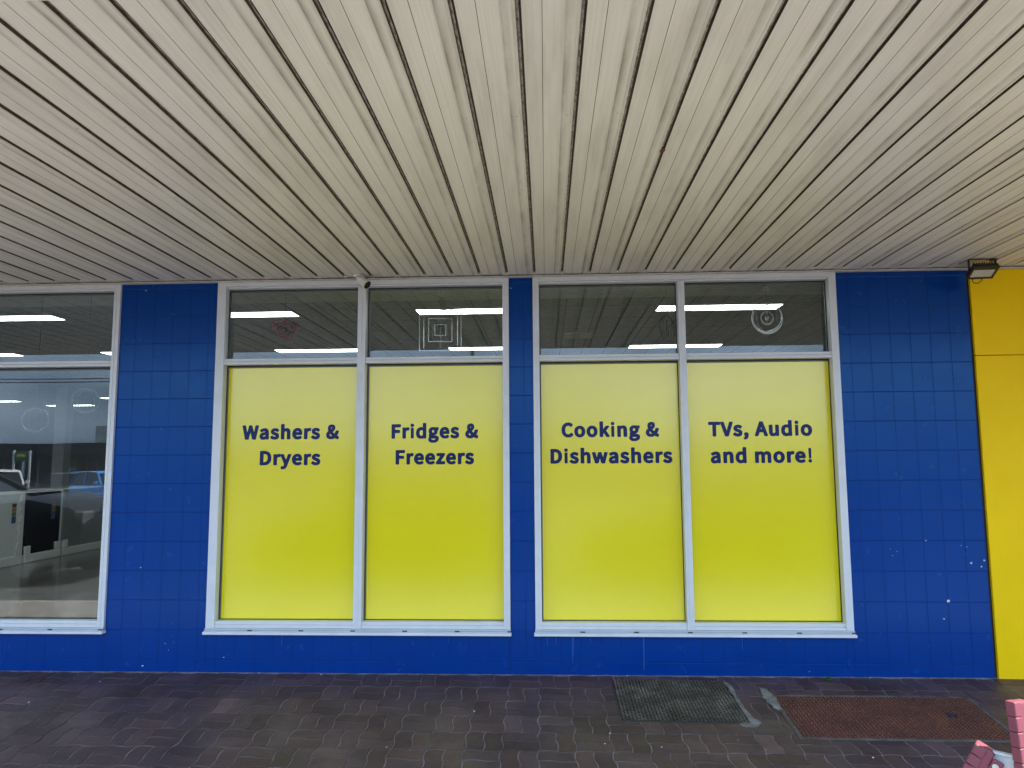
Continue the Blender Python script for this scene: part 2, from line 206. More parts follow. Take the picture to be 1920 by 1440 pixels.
class MB:
    def __init__(self):
        self.v, self.f, self.mi, self.sm = [], [], [], []

    def add(self, vs, fs, mi=0, smooth=False):
        o = len(self.v)
        self.v += [tuple(p) for p in vs]
        for f in fs:
            self.f.append(tuple(i + o for i in f))
            self.mi.append(mi)
            self.sm.append(smooth)
        return self

    def box(self, x0, x1, y0, y1, z0, z1, mi=0, M=None):
        vs = [Vector(p) for p in ((x0, y0, z0), (x1, y0, z0), (x1, y1, z0), (x0, y1, z0), (x0, y0, z1), (x1, y0, z1), (x1, y1, z1), (x0, y1, z1))]
        if M is not None:
            vs = [M @ p for p in vs]
        return self.add(vs, [(0, 3, 2, 1), (4, 5, 6, 7), (0, 1, 5, 4), (1, 2, 6, 5), (2, 3, 7, 6), (3, 0, 4, 7)], mi)

    def rbox(self, x0, x1, y0, y1, z0, z1, b=0.005, mi=0, M=None, seg=2):
        bm = bmesh.new()
        bmesh.ops.create_cube(bm, size=1)
        for v in bm.verts:
            v.co = Vector(((x0 + x1) / 2 + v.co.x * (x1 - x0), (y0 + y1) / 2 + v.co.y * (y1 - y0), (z0 + z1) / 2 + v.co.z * (z1 - z0)))
        b = min(b, 0.45 * min(x1 - x0, y1 - y0, z1 - z0))
        bmesh.ops.bevel(bm, geom=list(bm.edges), offset=b, segments=seg, affect='EDGES', profile=0.5)
        return self.bm(bm, mi, M)

    def bm(self, bm, mi=0, M=None, smooth=False):
        bm.verts.index_update()
        self.add([(M @ v.co) if M is not None else v.co for v in bm.verts], [[v.index for v in f.verts] for f in bm.faces], mi, smooth)
        bm.free()
        return self

    def tube(self, pts, r, n=8, mi=0, closed=False, caps=True, M=None):
        P = [Vector(p) for p in pts]
        m = len(P)
        rs = r if isinstance(r, (list, tuple)) else [r] * m
        vs, fs = [], []
        prev = None
        for i in range(m):
            if closed:
                d = (P[(i + 1) % m] - P[i - 1])
            else:
                d = P[min(i + 1, m - 1)] - P[max(i - 1, 0)]
            d.normalize()
            if prev is None:
                a = d.orthogonal().normalized()
            else:
                a = prev - d * prev.dot(d)
                a = a.normalized() if a.length > 1e-6 else d.orthogonal().normalized()
            prev = a
            c = d.cross(a)
            for k in range(n):
                t = 2 * math.pi * k / n
                q = P[i] + (a * math.cos(t) + c * math.sin(t)) * rs[i]
                vs.append(M @ q if M is not None else q)
        for i in range(m if closed else m - 1):
            j = (i + 1) % m
            for k in range(n):
                k2 = (k + 1) % n
                fs.append((i * n + k, i * n + k2, j * n + k2, j * n + k))
        if caps and not closed:
            fs.append(tuple(range(n - 1, -1, -1)))
            fs.append(tuple((m - 1) * n + k for k in range(n)))
        return self.add(vs, fs, mi, n > 4)

    def lathe(self, prof, M, n=24, mi=0, cap=True):
        """profile of (radius, height) about local Z, placed by M"""
        vs, fs = [], []
        for r, h in prof:
            for k in range(n):
                t = 2 * math.pi * k / n
                vs.append(M @ Vector((r * math.cos(t), r * math.sin(t), h)))
        for i in range(len(prof) - 1):
            for k in range(n):
                k2 = (k + 1) % n
                fs.append((i * n + k, i * n + k2, (i + 1) * n + k2, (i + 1) * n + k))
        if cap and prof[0][0] > 1e-5:
            fs.append(tuple(range(n - 1, -1, -1)))
        if cap and prof[-1][0] > 1e-5:
            fs.append(tuple((len(prof) - 1) * n + k for k in range(n)))
        return self.add(vs, fs, mi, True)

    def prism(self, poly, h0, h1, M=None, mi=0):
        """polygon in local XZ, extruded along local Y from h0 to h1 (counter-clockwise seen from -Y)"""
        n = len(poly)
        vs = [Vector((x, h0, z)) for x, z in poly] + [Vector((x, h1, z)) for x, z in poly]
        if M is not None:
            vs = [M @ p for p in vs]
        fs = [tuple(range(n)), tuple(range(2 * n - 1, n - 1, -1))]
        fs += [(i, i + n, (i + 1) % n + n, (i + 1) % n) for i in range(n)]
        return self.add(vs, fs, mi)

    def build(self, name, m, parent=None, label=None, origin=None):
        o0 = Vector(origin) if origin is not None else (ORG[parent.name] if parent is not None else Vector((0, 0, 0)))
        me = bpy.data.meshes.new(name)
        me.from_pydata([(p[0] - o0.x, p[1] - o0.y, p[2] - o0.z) for p in self.v], [], self.f)
        ms = m if isinstance(m, (list, tuple)) else [m]
        for x in ms:
            me.materials.append(x)
        me.polygons.foreach_set('material_index', self.mi)
        me.polygons.foreach_set('use_smooth', self.sm)
        me.update()
        if any(self.sm):
            try:
                me.set_sharp_from_angle(angle=rad(38))
            except Exception:
                pass
        o = bpy.data.objects.new(name, me)
        COL.objects.link(o)
        if parent is not None:
            o.parent = parent
            ORG[o.name] = ORG[parent.name]
        else:
            o.location = o0
            ORG[o.name] = o0
        if label:
            o['label'] = label
        return o

def thing(name, label, cat, loc, group=None):
    o = bpy.data.objects.new(name, None)
    o.empty_display_size = 0.1
    COL.objects.link(o)
    o.location = loc
    ORG[o.name] = Vector(loc)
    o['label'] = label
    o['category'] = cat
    if group:
        o['group'] = group
    return o

def tag(o, label, cat, group=None, kind=None):
    o['label'] = label
    o['category'] = cat
    if group:
        o['group'] = group
    if kind:
        o['kind'] = kind
    return o

def struct(o, label=None):
    o['kind'] = 'structure'
    if label:
        o['label'] = label
    return o

def dup(root, loc, label, group=None):
    r = root.copy()
    COL.objects.link(r)
    r.location = loc
    ORG[r.name] = Vector(loc)
    r['label'] = label
    if group:
        r['group'] = group
    for ch in list(root.children):
        c = ch.copy()
        COL.objects.link(c)
        c.parent = r
        for g in list(ch.children):
            d = g.copy()
            COL.objects.link(d)
            d.parent = c
    return r

SLOPE = 0.08
def gz(y):
    return SLOPE * min(y, 0.1)

rnd = random.Random(7)

# ------------------------------------------------------------------ the materials of the place
def blue_tile_mat():
    m, t, b = new_mat('blue_gloss_paint')
    setp(b, 0.24, 0.42)
    b.inputs['Specular Tint'].default_value = (0.35, 0.75, 1.0, 1)
    tc = N(t, 'ShaderNodeTexCoord')
    n1 = N(t, 'ShaderNodeTexNoise', Scale=1.7, Detail=5)
    t.links.new(tc.outputs['Object'], n1.inputs['Vector'])
    r = ramp(t, n1.outputs['Fac'], [(0.3, (0.0002, 0.030, 0.205)), (0.7, (0.0003, 0.034, 0.23))])
    t.links.new(r.outputs['Color'], b.inputs['Base Color'])
    n3 = N(t, 'ShaderNodeTexNoise', Scale=9, Detail=3)
    t.links.new(tc.outputs['Object'], n3.inputs['Vector'])
    r3 = ramp(t, n3.outputs['Fac'], [(0.3, (0.20, 0.20, 0.20)), (0.7, (0.28, 0.28, 0.28))])
    t.links.new(r3.outputs['Color'], b.inputs['Roughness'])
    n4 = N(t, 'ShaderNodeTexNoise', Scale=38, Detail=4)
    t.links.new(tc.outputs['Object'], n4.inputs['Vector'])
    bp = N(t, 'ShaderNodeBump', Strength=0.05, Distance=0.003)
    t.links.new(n4.outputs['Fac'], bp.inputs['Height'])
    t.links.new(bp.outputs['Normal'], b.inputs['Normal'])
    return m

def soffit_mat():
    m, t, b = new_mat('cream_soffit_paint')
    setp(b, 0.42, 0.5)
    tc = N(t, 'ShaderNodeTexCoord')
    sx = N(t, 'ShaderNodeSeparateXYZ')
    t.links.new(tc.outputs['Object'], sx.inputs['Vector'])
    def mth(op, a, b_=None):
        q = t.nodes.new('ShaderNodeMath')
        q.operation = op
        for i, v in enumerate((a, b_)):
            if v is None:
                continue
            if isinstance(v, (int, float)):
                q.inputs[i].default_value = v
            else:
                t.links.new(v, q.inputs[i])
        return q.outputs[0]
    board = mth('FLOOR', mth('DIVIDE', mth('ADD', sx.outputs['X'], 0.07), 0.2))
    cb = N(t, 'ShaderNodeCombineXYZ')
    t.links.new(sx.outputs['X'], cb.inputs['X'])
    t.links.new(sx.outputs['Y'], cb.inputs['Y'])
    t.links.new(mth('MULTIPLY', board, 3.71), cb.inputs['Z'])      # every board has its own weathering
    mp = N(t, 'ShaderNodeMapping', Scale=(3.5, 0.5, 1))
    t.links.new(cb.outputs['Vector'], mp.inputs['Vector'])
    n1 = N(t, 'ShaderNodeTexNoise', Scale=2.2, Detail=7, Roughness=0.62)
    t.links.new(mp.outputs['Vector'], n1.inputs['Vector'])
    r1 = ramp(t, n1.outputs['Fac'], [(0.26, (0.56, 0.525, 0.475)), (0.5, (0.70, 0.665, 0.605)), (0.75, (0.76, 0.722, 0.655))])
    # fine streaks along the sheets
    mp2 = N(t, 'ShaderNodeMapping', Scale=(120, 1.2, 1))
    t.links.new(tc.outputs['Object'], mp2.inputs['Vector'])
    n2 = N(t, 'ShaderNodeTexNoise', Scale=1.0, Detail=4)
    t.links.new(mp2.outputs['Vector'], n2.inputs['Vector'])
    r2 = ramp(t, n2.outputs['Fac'], [(0.35, (0.92, 0.915, 0.90)), (0.6, (1, 1, 1))])
    # grime that gathers in a soft band beside each second rib: position inside the 200 mm sheet
    u = mth('FRACT', mth('ADD', mth('DIVIDE', mth('ADD', sx.outputs['X'], 0.07), 0.2), 100.0))
    band = ramp(t, u, [(0.0, (0.55, 0.55, 0.55)), (0.07, (0.1, 0.1, 0.1)), (0.16, (0, 0, 0)), (0.66, (0, 0, 0)), (0.715, (0.25, 0.25, 0.25)), (0.735, (1, 1, 1)), (0.80, (0.5, 0.5, 0.5)), (0.88, (0.08, 0.08, 0.08)), (0.965, (0.6, 0.6, 0.6))])
    mp3 = N(t, 'ShaderNodeMapping', Scale=(6, 1.6, 1))
    t.links.new(cb.outputs['Vector'], mp3.inputs['Vector'])
    n3 = N(t, 'ShaderNodeTexNoise', Scale=1.3, Detail=6, Roughness=0.65)
    t.links.new(mp3.outputs['Vector'], n3.inputs['Vector'])
    r3 = ramp(t, n3.outputs['Fac'], [(0.33, (0.10, 0.10, 0.10)), (0.66, (0.95, 0.95, 0.95))])
    fac = mixc(t, 'MULTIPLY', 1.0, band.outputs['Color'], r3.outputs['Color'])
    c = mixc(t, 'MULTIPLY', 1.0, r1.outputs['Color'], r2.outputs['Color'])
    c = mixc(t, 'MIX', fac, c, (0.24, 0.21, 0.175))
    # specks
    n5 = N(t, 'ShaderNodeTexNoise', Scale=55, Detail=2)
    t.links.new(tc.outputs['Object'], n5.inputs['Vector'])
    r5 = ramp(t, n5.outputs['Fac'], [(0.75, (0, 0, 0)), (0.80, (0.5, 0.5, 0.5))])
    c = mixc(t, 'MIX', r5.outputs['Color'], c, (0.2, 0.17, 0.12))
    t.links.new(c, b.inputs['Base Color'])
    # oil-canning of the thin sheet
    mp4 = N(t, 'ShaderNodeMapping', Scale=(2.5, 1.1, 1))
    t.links.new(tc.outputs['Object'], mp4.inputs['Vector'])
    n4 = N(t, 'ShaderNodeTexNoise', Scale=2.0, Detail=2)
    t.links.new(mp4.outputs['Vector'], n4.inputs['Vector'])
    bp = N(t, 'ShaderNodeBump', Strength=0.15, Distance=0.02)
    t.links.new(n4.outputs['Fac'], bp.inputs['Height'])
    t.links.new(bp.outputs['Normal'], b.inputs['Normal'])
    return m

def grunge_mat(name, c0, c1, scale=30):
    m, t, b = new_mat(name)
    setp(b, 0.8, 0.3)
    tc = N(t, 'ShaderNodeTexCoord')
    mp = N(t, 'ShaderNodeMapping', Scale=(3, 1, 3))
    t.links.new(tc.outputs['Object'], mp.inputs['Vector'])
    n1 = N(t, 'ShaderNodeTexNoise', Scale=scale, Detail=6, Roughness=0.7)
    t.links.new(mp.outputs['Vector'], n1.inputs['Vector'])
    r1 = ramp(t, n1.outputs['Fac'], [(0.38, c0), (0.62, c1)])
    t.links.new(r1.outputs['Color'], b.inputs['Base Color'])
    return m

def glass_mat():
    m = bpy.data.materials.new('window_glass')
    m.use_nodes = True
    t = m.node_tree
    t.nodes.clear()
    out = t.nodes.new('ShaderNodeOutputMaterial')
    tr = N(t, 'ShaderNodeBsdfTransparent', Color=(0.93, 0.955, 0.945, 1))
    gl = N(t, 'ShaderNodeBsdfGlossy', Color=(1, 1, 1, 1), Roughness=0.0)
    fr = N(t, 'ShaderNodeFresnel', IOR=1.80)
    mx = t.nodes.new('ShaderNodeMixShader')
    t.links.new(fr.outputs[0], mx.inputs[0])
    t.links.new(tr.outputs[0], mx.inputs[1])
    t.links.new(gl.outputs[0], mx.inputs[2])
    clear = N(t, 'ShaderNodeBsdfTransparent', Color=(1, 1, 1, 1))
    geo = t.nodes.new('ShaderNodeNewGeometry')
    mx2 = t.nodes.new('ShaderNodeMixShader')
    t.links.new(geo.outputs['Backfacing'], mx2.inputs[0])
    t.links.new(mx.outputs[0], mx2.inputs[1])
    t.links.new(clear.outputs[0], mx2.inputs[2])
    # panes are never quite flat
    tc = N(t, 'ShaderNodeTexCoord')
    ns = N(t, 'ShaderNodeTexNoise', Scale=1.1, Detail=1)
    t.links.new(tc.outputs['Object'], ns.inputs['Vector'])
    bp = N(t, 'ShaderNodeBump', Strength=0.06, Distance=0.01)
    t.links.new(ns.outputs['Fac'], bp.inputs['Height'])
    t.links.new(bp.outputs['Normal'], gl.inputs['Normal'])
    t.links.new(mx2.outputs[0], out.inputs['Surface'])
    return m

def paver_mat():
    m, t, b = new_mat('clay_paver')
    setp(b, 0.5, 0.28)
    tc = N(t, 'ShaderNodeTexCoord')
    geo = t.nodes.new('ShaderNodeNewGeometry')
    rp = ramp(t, geo.outputs['Random Per Island'], [(0.0, (0.058, 0.036, 0.038)), (0.25, (0.078, 0.048, 0.051)), (0.5, (0.072, 0.048, 0.053)), (0.75, (0.095, 0.060, 0.063)), (0.95, (0.072, 0.042, 0.042)), (1.0, (0.132, 0.082, 0.086))])
    n1 = N(t, 'ShaderNodeTexNoise', Scale=2.3, Detail=8, Roughness=0.65)
    t.links.new(tc.outputs['Object'], n1.inputs['Vector'])
    r1 = ramp(t, n1.outputs['Fac'], [(0.3, (0.66, 0.64, 0.64)), (0.55, (0.98, 0.98, 0.98)), (0.75, (1.32, 1.3, 1.3))])
    n2 = N(t, 'ShaderNodeTexNoise', Scale=95, Detail=5, Roughness=0.7)
    t.links.new(tc.outputs['Object'], n2.inputs['Vector'])
    r2 = ramp(t, n2.outputs['Fac'], [(0.3, (0.75, 0.75, 0.75)), (0.7, (1.2, 1.2, 1.2))])
    c = mixc(t, 'MULTIPLY', 1.0, rp.outputs['Color'], r1.outputs['Color'])
    c = mixc(t, 'MULTIPLY', 1.0, c, r2.outputs['Color'])
    t.links.new(c, b.inputs['Base Color'])
    n3 = N(t, 'ShaderNodeTexNoise', Scale=3.1, Detail=6, Roughness=0.7)
    t.links.new(tc.outputs['Object'], n3.inputs['Vector'])
    r3 = ramp(t, n3.outputs['Fac'], [(0.35, (0.34, 0.34, 0.34)), (0.65, (0.66, 0.66, 0.66))])
    t.links.new(r3.outputs['Color'], b.inputs['Roughness'])
    bp = N(t, 'ShaderNodeBump', Strength=0.35, Distance=0.003)
    t.links.new(n2.outputs['Fac'], bp.inputs['Height'])
    t.links.new(bp.outputs['Normal'], b.inputs['Normal'])
    return m

def plate_mat(name, stops, rough=0.6, metal=0.0):
    m, t, b = new_mat(name)
    setp(b, rough, 0.2, metal)
    tc = N(t, 'ShaderNodeTexCoord')
    n1 = N(t, 'ShaderNodeTexNoise', Scale=5, Detail=9, Roughness=0.7)
    t.links.new(tc.outputs['Object'], n1.inputs['Vector'])
    r1 = ramp(t, n1.outputs['Fac'], stops)
    n2 = N(t, 'ShaderNodeTexNoise', Scale=140, Detail=4)
    t.links.new(tc.outputs['Object'], n2.inputs['Vector'])
    r2 = ramp(t, n2.outputs['Fac'], [(0.3, (0.65, 0.65, 0.65)), (0.7, (1.25, 1.25, 1.25))])
    t.links.new(mixc(t, 'MULTIPLY', 1.0, r1.outputs['Color'], r2.outputs['Color']), b.inputs['Base Color'])
    return m

def ceiling_mat():
    m, t, b = new_mat('acoustic_ceiling_tile')
    setp(b, 0.9, 0.2)
    tc = N(t, 'ShaderNodeTexCoord')
    br = t.nodes.new('ShaderNodeTexBrick')
    br.offset = 0.0
    br.inputs['Scale'].default_value = 1.0
    br.inputs['Mortar Size'].default_value = 0.006
    br.inputs['Mortar Smooth'].default_value = 0.2
    br.inputs['Brick Width'].default_value = 0.303
    br.inputs['Row Height'].default_value = 0.6125
    br.inputs['Color1'].default_value = (0.60, 0.655, 0.72, 1)
    br.inputs['Color2'].default_value = (0.55, 0.605, 0.67, 1)
    br.inputs['Mortar'].default_value = (0.22, 0.23, 0.23, 1)
    mp = N(t, 'ShaderNodeMapping', Location=(0.09, 0.05, 0))
    t.links.new(tc.outputs['Object'], mp.inputs['Vector'])
    t.links.new(mp.outputs['Vector'], br.inputs['Vector'])
    mp2 = N(t, 'ShaderNodeMapping', Scale=(9, 26, 1))
    t.links.new(tc.outputs['Object'], mp2.inputs['Vector'])
    n1 = N(t, 'ShaderNodeTexNoise', Scale=1.6, Detail=7, Roughness=0.75)
    t.links.new(mp2.outputs['Vector'], n1.inputs['Vector'])
    r1 = ramp(t, n1.outputs['Fac'], [(0.35, (0.60, 0.60, 0.60)), (0.65, (1.25, 1.25, 1.25))])
    t.links.new(mixc(t, 'MULTIPLY', 1.0, br.outputs['Color'], r1.outputs['Color']), b.inputs['Base Color'])
    return m

M_BLUE = blue_tile_mat()
M_GROUT = mat('blue_joint', (0.0003, 0.018, 0.13), 0.5, 0.25)
M_YWALL = mat('yellow_wall_paint', (0.90, 0.575, 0.0008), 0.5, 0.14, var=0.05, scale=2.4, bump=0.10, bscale=45)
M_FRAME = mat('white_window_frame', (0.65, 0.655, 0.665), 0.35, 0.5, var=0.05, scale=9)
M_REVEALSHADE = mat('painted_reveal_shade', (0.10, 0.105, 0.10), 0.4, 0.4)  # dark grey standing in for the shade inside the window reveals
M_GASKET = mat('black_gasket', (0.012, 0.012, 0.012), 0.5, 0.3)
M_FILM = mat('yellow_window_film', (0.82, 0.69, 0.001), 0.17, 0.95, var=0.02, scale=1.2)
_fb = M_FILM.node_tree.nodes['Principled BSDF']
_fb.inputs['IOR'].default_value = 1.52
_fb.inputs['Specular Tint'].default_value = (1.0, 1.0, 0.92, 1)
M_NAVY = mat('navy_vinyl', (0.004, 0.012, 0.10), 0.25, 0.22, var=0.04)
M_GLASS = glass_mat()
M_SOFFIT = soffit_mat()
M_GRUNGE = grunge_mat('grimy_rib_floor', (0.16, 0.14, 0.11), (0.52, 0.49, 0.42))
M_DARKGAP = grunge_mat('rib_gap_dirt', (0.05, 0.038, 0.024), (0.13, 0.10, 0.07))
M_TRIM = mat('cream_edge_trim', (0.55, 0.52, 0.46), 0.45, 0.4, var=0.12, scale=14)
M_PAVER = paver_mat()
M_JOINT = mat('sandy_paver_joint', (0.215, 0.195, 0.20), 0.95, 0.1, var=0.6, scale=9)
M_CEMENT = mat('rough_cement', (0.17, 0.168, 0.168), 0.9, 0.2, var=0.5, scale=14, bump=0.6, bscale=70)
M_WHITE = mat('white_enamel', (0.72, 0.73, 0.73), 0.3, 0.5, var=0.04)
M_WPLAST = mat('white_plastic', (0.72, 0.70, 0.64), 0.4, 0.5, var=0.05)
M_BLACK = mat('black_plastic', (0.012, 0.012, 0.014), 0.35, 0.5)
M_DGREY = mat('dark_grey_metal', (0.03, 0.031, 0.034), 0.45, 0.5)

# ------------------------------------------------------------------ ground
XL, XR = -7.6, 6.6
PX0, PW = -0.262, 0.2043
PY0, PH = -0.028, 0.2186
P1 = [(0.440, -0.090), (1.174, -0.112), (1.181, -0.757), (0.440, -0.733)]
P2 = [(1.454, -0.357), (2.634, -0.359), (2.539, -0.936), (1.438, -0.925)]
P2 = [(1.448, -0.358), (2.640, -0.360), (2.600, -0.934), (1.437, -0.926)]

def sheet(x0, x1, y0, y1, z0, z1, th=0.05):
    m = MB()
    m.add([(x0, y0, z0), (x1, y0, z0), (x1, y1, z1), (x0, y1, z1), (x0, y0, z0 - th), (x1, y0, z0 - th), (x1, y1, z1 - th), (x0, y1, z1 - th)],
          [(0, 1, 2, 3), (7, 6, 5, 4), (4, 5, 1, 0), (5, 6, 2, 1), (6, 7, 3, 2), (7, 4, 0, 3)])
    return m

def inside(px, py, poly, grow=0.0):
    xs = [p[0] for p in poly]
    ys = [p[1] for p in poly]
    return min(xs) - grow < px < max(xs) + grow and min(ys) - grow < py < max(ys) + grow

YP = -2.35
YK = -4.15                                    # kerb line
sheet(XL - 22, XR + 18, YK, 0.03, gz(YK) - 0.0034, gz(0.03) - 0.0034).build('pavement_bed', M_JOINT)['kind'] = 'structure'

def wav(t):
    s = math.sin(2 * math.pi * t)
    return 0.0082 * (s / (0.35 + 0.65 * abs(s)) if abs(s) > 1e-9 else 0)

def paver_poly(x0, x1, y0, y1, tx, ty, px=0.0, py=0.0):
    """outline following the wavy joints; tx/ty = fraction of the wave a side spans"""
    pts = []
    nx, ny = (8 if tx == 1 else 4), (8 if ty == 1 else 4)
    for i in range(nx):
        t = i / nx
        pts.append((x0 + (x1 - x0) * t, y0 + wav(px + t * tx)))
    for i in range(ny):
        t = i / ny
        pts.append((x1 + wav(py + t * ty), y0 + (y1 - y0) * t))
    for i in range(nx, 0, -1):
        t = i / nx
        pts.append((x0 + (x1 - x0) * t, y1 + wav(px + t * tx)))
    for i in range(ny, 0, -1):
        t = i / ny
        pts.append((x0 + wav(py + t * ty), y0 + (y1 - y0) * t))
    return pts

def build_pavers():
    m = MB()
    i0, i1 = int((XL - PX0) / PW) - 1, int((XR - PX0) / PW) + 1
    for j in range(-1, 12):
        yt = PY0 - j * PH
        yb = yt - PH
        for i in range(i0, i1):
            x0 = PX0 + i * PW
            x1 = x0 + PW
            hor = (i + j) % 2 == 0
            if hor:
                cells = [(x0, x1, yb, (yb + yt) / 2, 1, .5, 0, 0), (x0, x1, (yb + yt) / 2, yt, 1, .5, 0, .5)]
            else:
                cells = [(x0, (x0 + x1) / 2, yb, yt, .5, 1, 0, 0), ((x0 + x1) / 2, x1, yb, yt, .5, 1, .5, 0)]
            for (a, b_, c, d, tx, ty, fx, fy) in cells:
                cx, cy = (a + b_) / 2, (c + d) / 2
                if cy > 0.0 or cy < YP or inside(cx, cy, P1, -0.15) or inside(cx, cy, P2, -0.15):
                    continue
                pts = [p for p in paver_poly(a, b_, c, d, tx, ty, fx, fy)]
                w, h = b_ - a, d - c
                dz = rnd.uniform(-0.0012, 0.0012)
                tx_, ty_ = rnd.uniform(-.004, .004), rnd.uniform(-.004, .004)
                rings = []
                for g, zz in ((0.0021, -0.006), (0.0024, -0.0022), (0.0056, 0.0)):
                    ring = []
                    for (px, py) in pts:
                        qx = cx + (px - cx) * (1 - 2 * g / w)
                        qy = cy + (py - cy) * (1 - 2 * g / h)
                        qy = min(qy, 0.012)
                        ring.append((qx, qy, gz(qy) + zz + dz + (qx - cx) * tx_ + (qy - cy) * ty_))
                    rings.append(ring)
                n = len(pts)
                vs = rings[0] + rings[1] + rings[2]
                fs = [tuple(range(2 * n, 3 * n))]
                for k in range(n):
                    k2 = (k + 1) % n
                    fs.append((k, k2, n + k2, n + k))
                    fs.append((n + k, n + k2, 2 * n + k2, 2 * n + k))
                m.add(vs, fs)
    return m
struct(build_pavers().build('pavement', M_PAVER), 'dark brown wavy interlocking clay pavers in front of the shop')

# kerb, road and far car park
M_KERB = mat('concrete_kerb', (0.36, 0.35, 0.33), 0.85, 0.2, var=0.2, scale=9, bump=0.3)
M_ROAD = mat('asphalt_road', (0.075, 0.074, 0.073), 0.9, 0.25, var=0.25, scale=3, bump=0.5, bscale=120)
ZR = -0.46
k = MB()
k.rbox(XL - 22, XR + 18, YK - 0.15, YK - 0.002, ZR - 0.1, gz(YK) - 0.002, 0.02)
struct(k.build('kerb', M_KERB))
r = MB()
r.add([(-300, YK - 0.14, ZR), (300, YK - 0.14, ZR), (300, -400, ZR), (-300, -400, ZR)], [(3, 2, 1, 0)])
struct(r.build('road', M_ROAD))
g0 = MB()
g0.add([(-300, -400, -0.6), (300, -400, -0.6), (300, 300, -0.6), (-300, 300, -0.6)], [(0, 1, 2, 3)])
struct(g0.build('ground', M_ROAD))
fp = MB()
fx_ = XL - 22
while fx_ < XR + 17:                         # sunlit strip of pale pinkish concrete slabs towards the kerb
    fp.rbox(fx_ + .004, fx_ + 1.496, -.875, .875, -.05, 0, .006, 0, Matrix.Translation((0, (YP - .13 + YK) / 2 + .0, gz((YP - .13 + YK) / 2) - .001)) @ Matrix.Rotation(math.atan(SLOPE), 4, 'X'))
    fx_ += 1.5
struct(fp.build('concrete_footpath', mat('pinkish_concrete', (0.295, 0.272, 0.25), .85, .2, var=.16, scale=5, bump=.3, bscale=90)), 'pale concrete slabs of the sunlit outer footpath')
b_ = MB()
for (x0, x1) in ((XL - 22, XL - 0.01), (XR + 0.01, XR + 18)):
    b_.add([(x0, YK, gz(YK)), (x1, YK, gz(YK)), (x1, 0.0, 0.0), (x0, 0.0, 0.0)], [(0, 1, 2, 3)])
struct(b_.build('footpath', mat('plain_footpath', (0.075, 0.06, 0.06), 0.8, 0.3, var=0.3, scale=8)))

# cement smears and the surround of the right-hand pit cover
def patch(outline, z, th, seed, jag=0.012, n=6):
    q = random.Random(seed)
    pts = []
    for i in range(len(outline)):
        a, b2 = Vector(outline[i]), Vector(outline[(i + 1) % len(outline)])
        for s in range(n):
            p = a.lerp(b2, s / n)
            pts.append((p.x + q.uniform(-jag, jag), p.y + q.uniform(-jag, jag)))
    m = MB()
    k_ = len(pts)
    vs = [(x, y, gz(y) + z) for x, y in pts]
    cx, cy = sum(p[0] for p in pts) / k_, sum(p[1] for p in pts) / k_
    vs += [(cx + (x - cx) * .86, cy + (y - cy) * .86, gz(y) + z + th + q.uniform(0, .002)) for x, y in pts]
    fs = [(i, (i + 1) % k_, (i + 1) % k_ + k_, i + k_) for i in range(k_)]
    m.add(vs, fs)
    bm = bmesh.new()
    top = [bm.verts.new(v) for v in vs[k_:]]
    bm.faces.new(top)
    bmesh.ops.triangulate(bm, faces=bm.faces[:])
    m.bm(bm)
    return m

cm = MB()
for ol, sd in (([(1.395, -0.215), (1.435, -0.225), (1.455, -0.40), (1.440, -0.60), (1.395, -0.57), (1.372, -0.38)], 1),
               ([(1.180, -0.10), (1.215, -0.14), (1.212, -0.45), (1.222, -0.70), (1.262, -0.75), (1.20, -0.82), (1.15, -0.81), (1.11, -0.775), (1.192, -0.768), (1.190, -0.40)], 2)):
    q = patch(ol, 0.0028, 0.003, sd, .009)
    cm.add(q.v, q.f)
struct(cm.build('cement_patch', M_CEMENT), 'rough grey cement smeared beside the pit covers')

def ring_frame(poly, out, th, z):
    """flat kerb round a four-cornered cover"""
    cx = sum(p[0] for p in poly) / 4
    cy = sum(p[1] for p in poly) / 4
    o = [(x + out * (1 if x > cx else -1), y + out * .8 * (1 if y > cy else -1)) for x, y in poly]
    inn = [(x + .004 * (1 if x > cx else -1), y + .004 * (1 if y > cy else -1)) for x, y in poly]
    vs = [(x, y, gz(y) + z) for x, y in o] + [(x, y, gz(y) + z) for x, y in inn]
    vs += [(x, y, gz(y) + z - th) for x, y in o] + [(x, y, gz(y) + z - th) for x, y in inn]
    fs = []
    for i in range(4):
        j = (i + 1) % 4
        fs += [(i, i + 4, j + 4, j), (i, j, j + 8, i + 8), (i + 4, i + 12, j + 12, j + 4)]
    return MB().add(vs, fs)

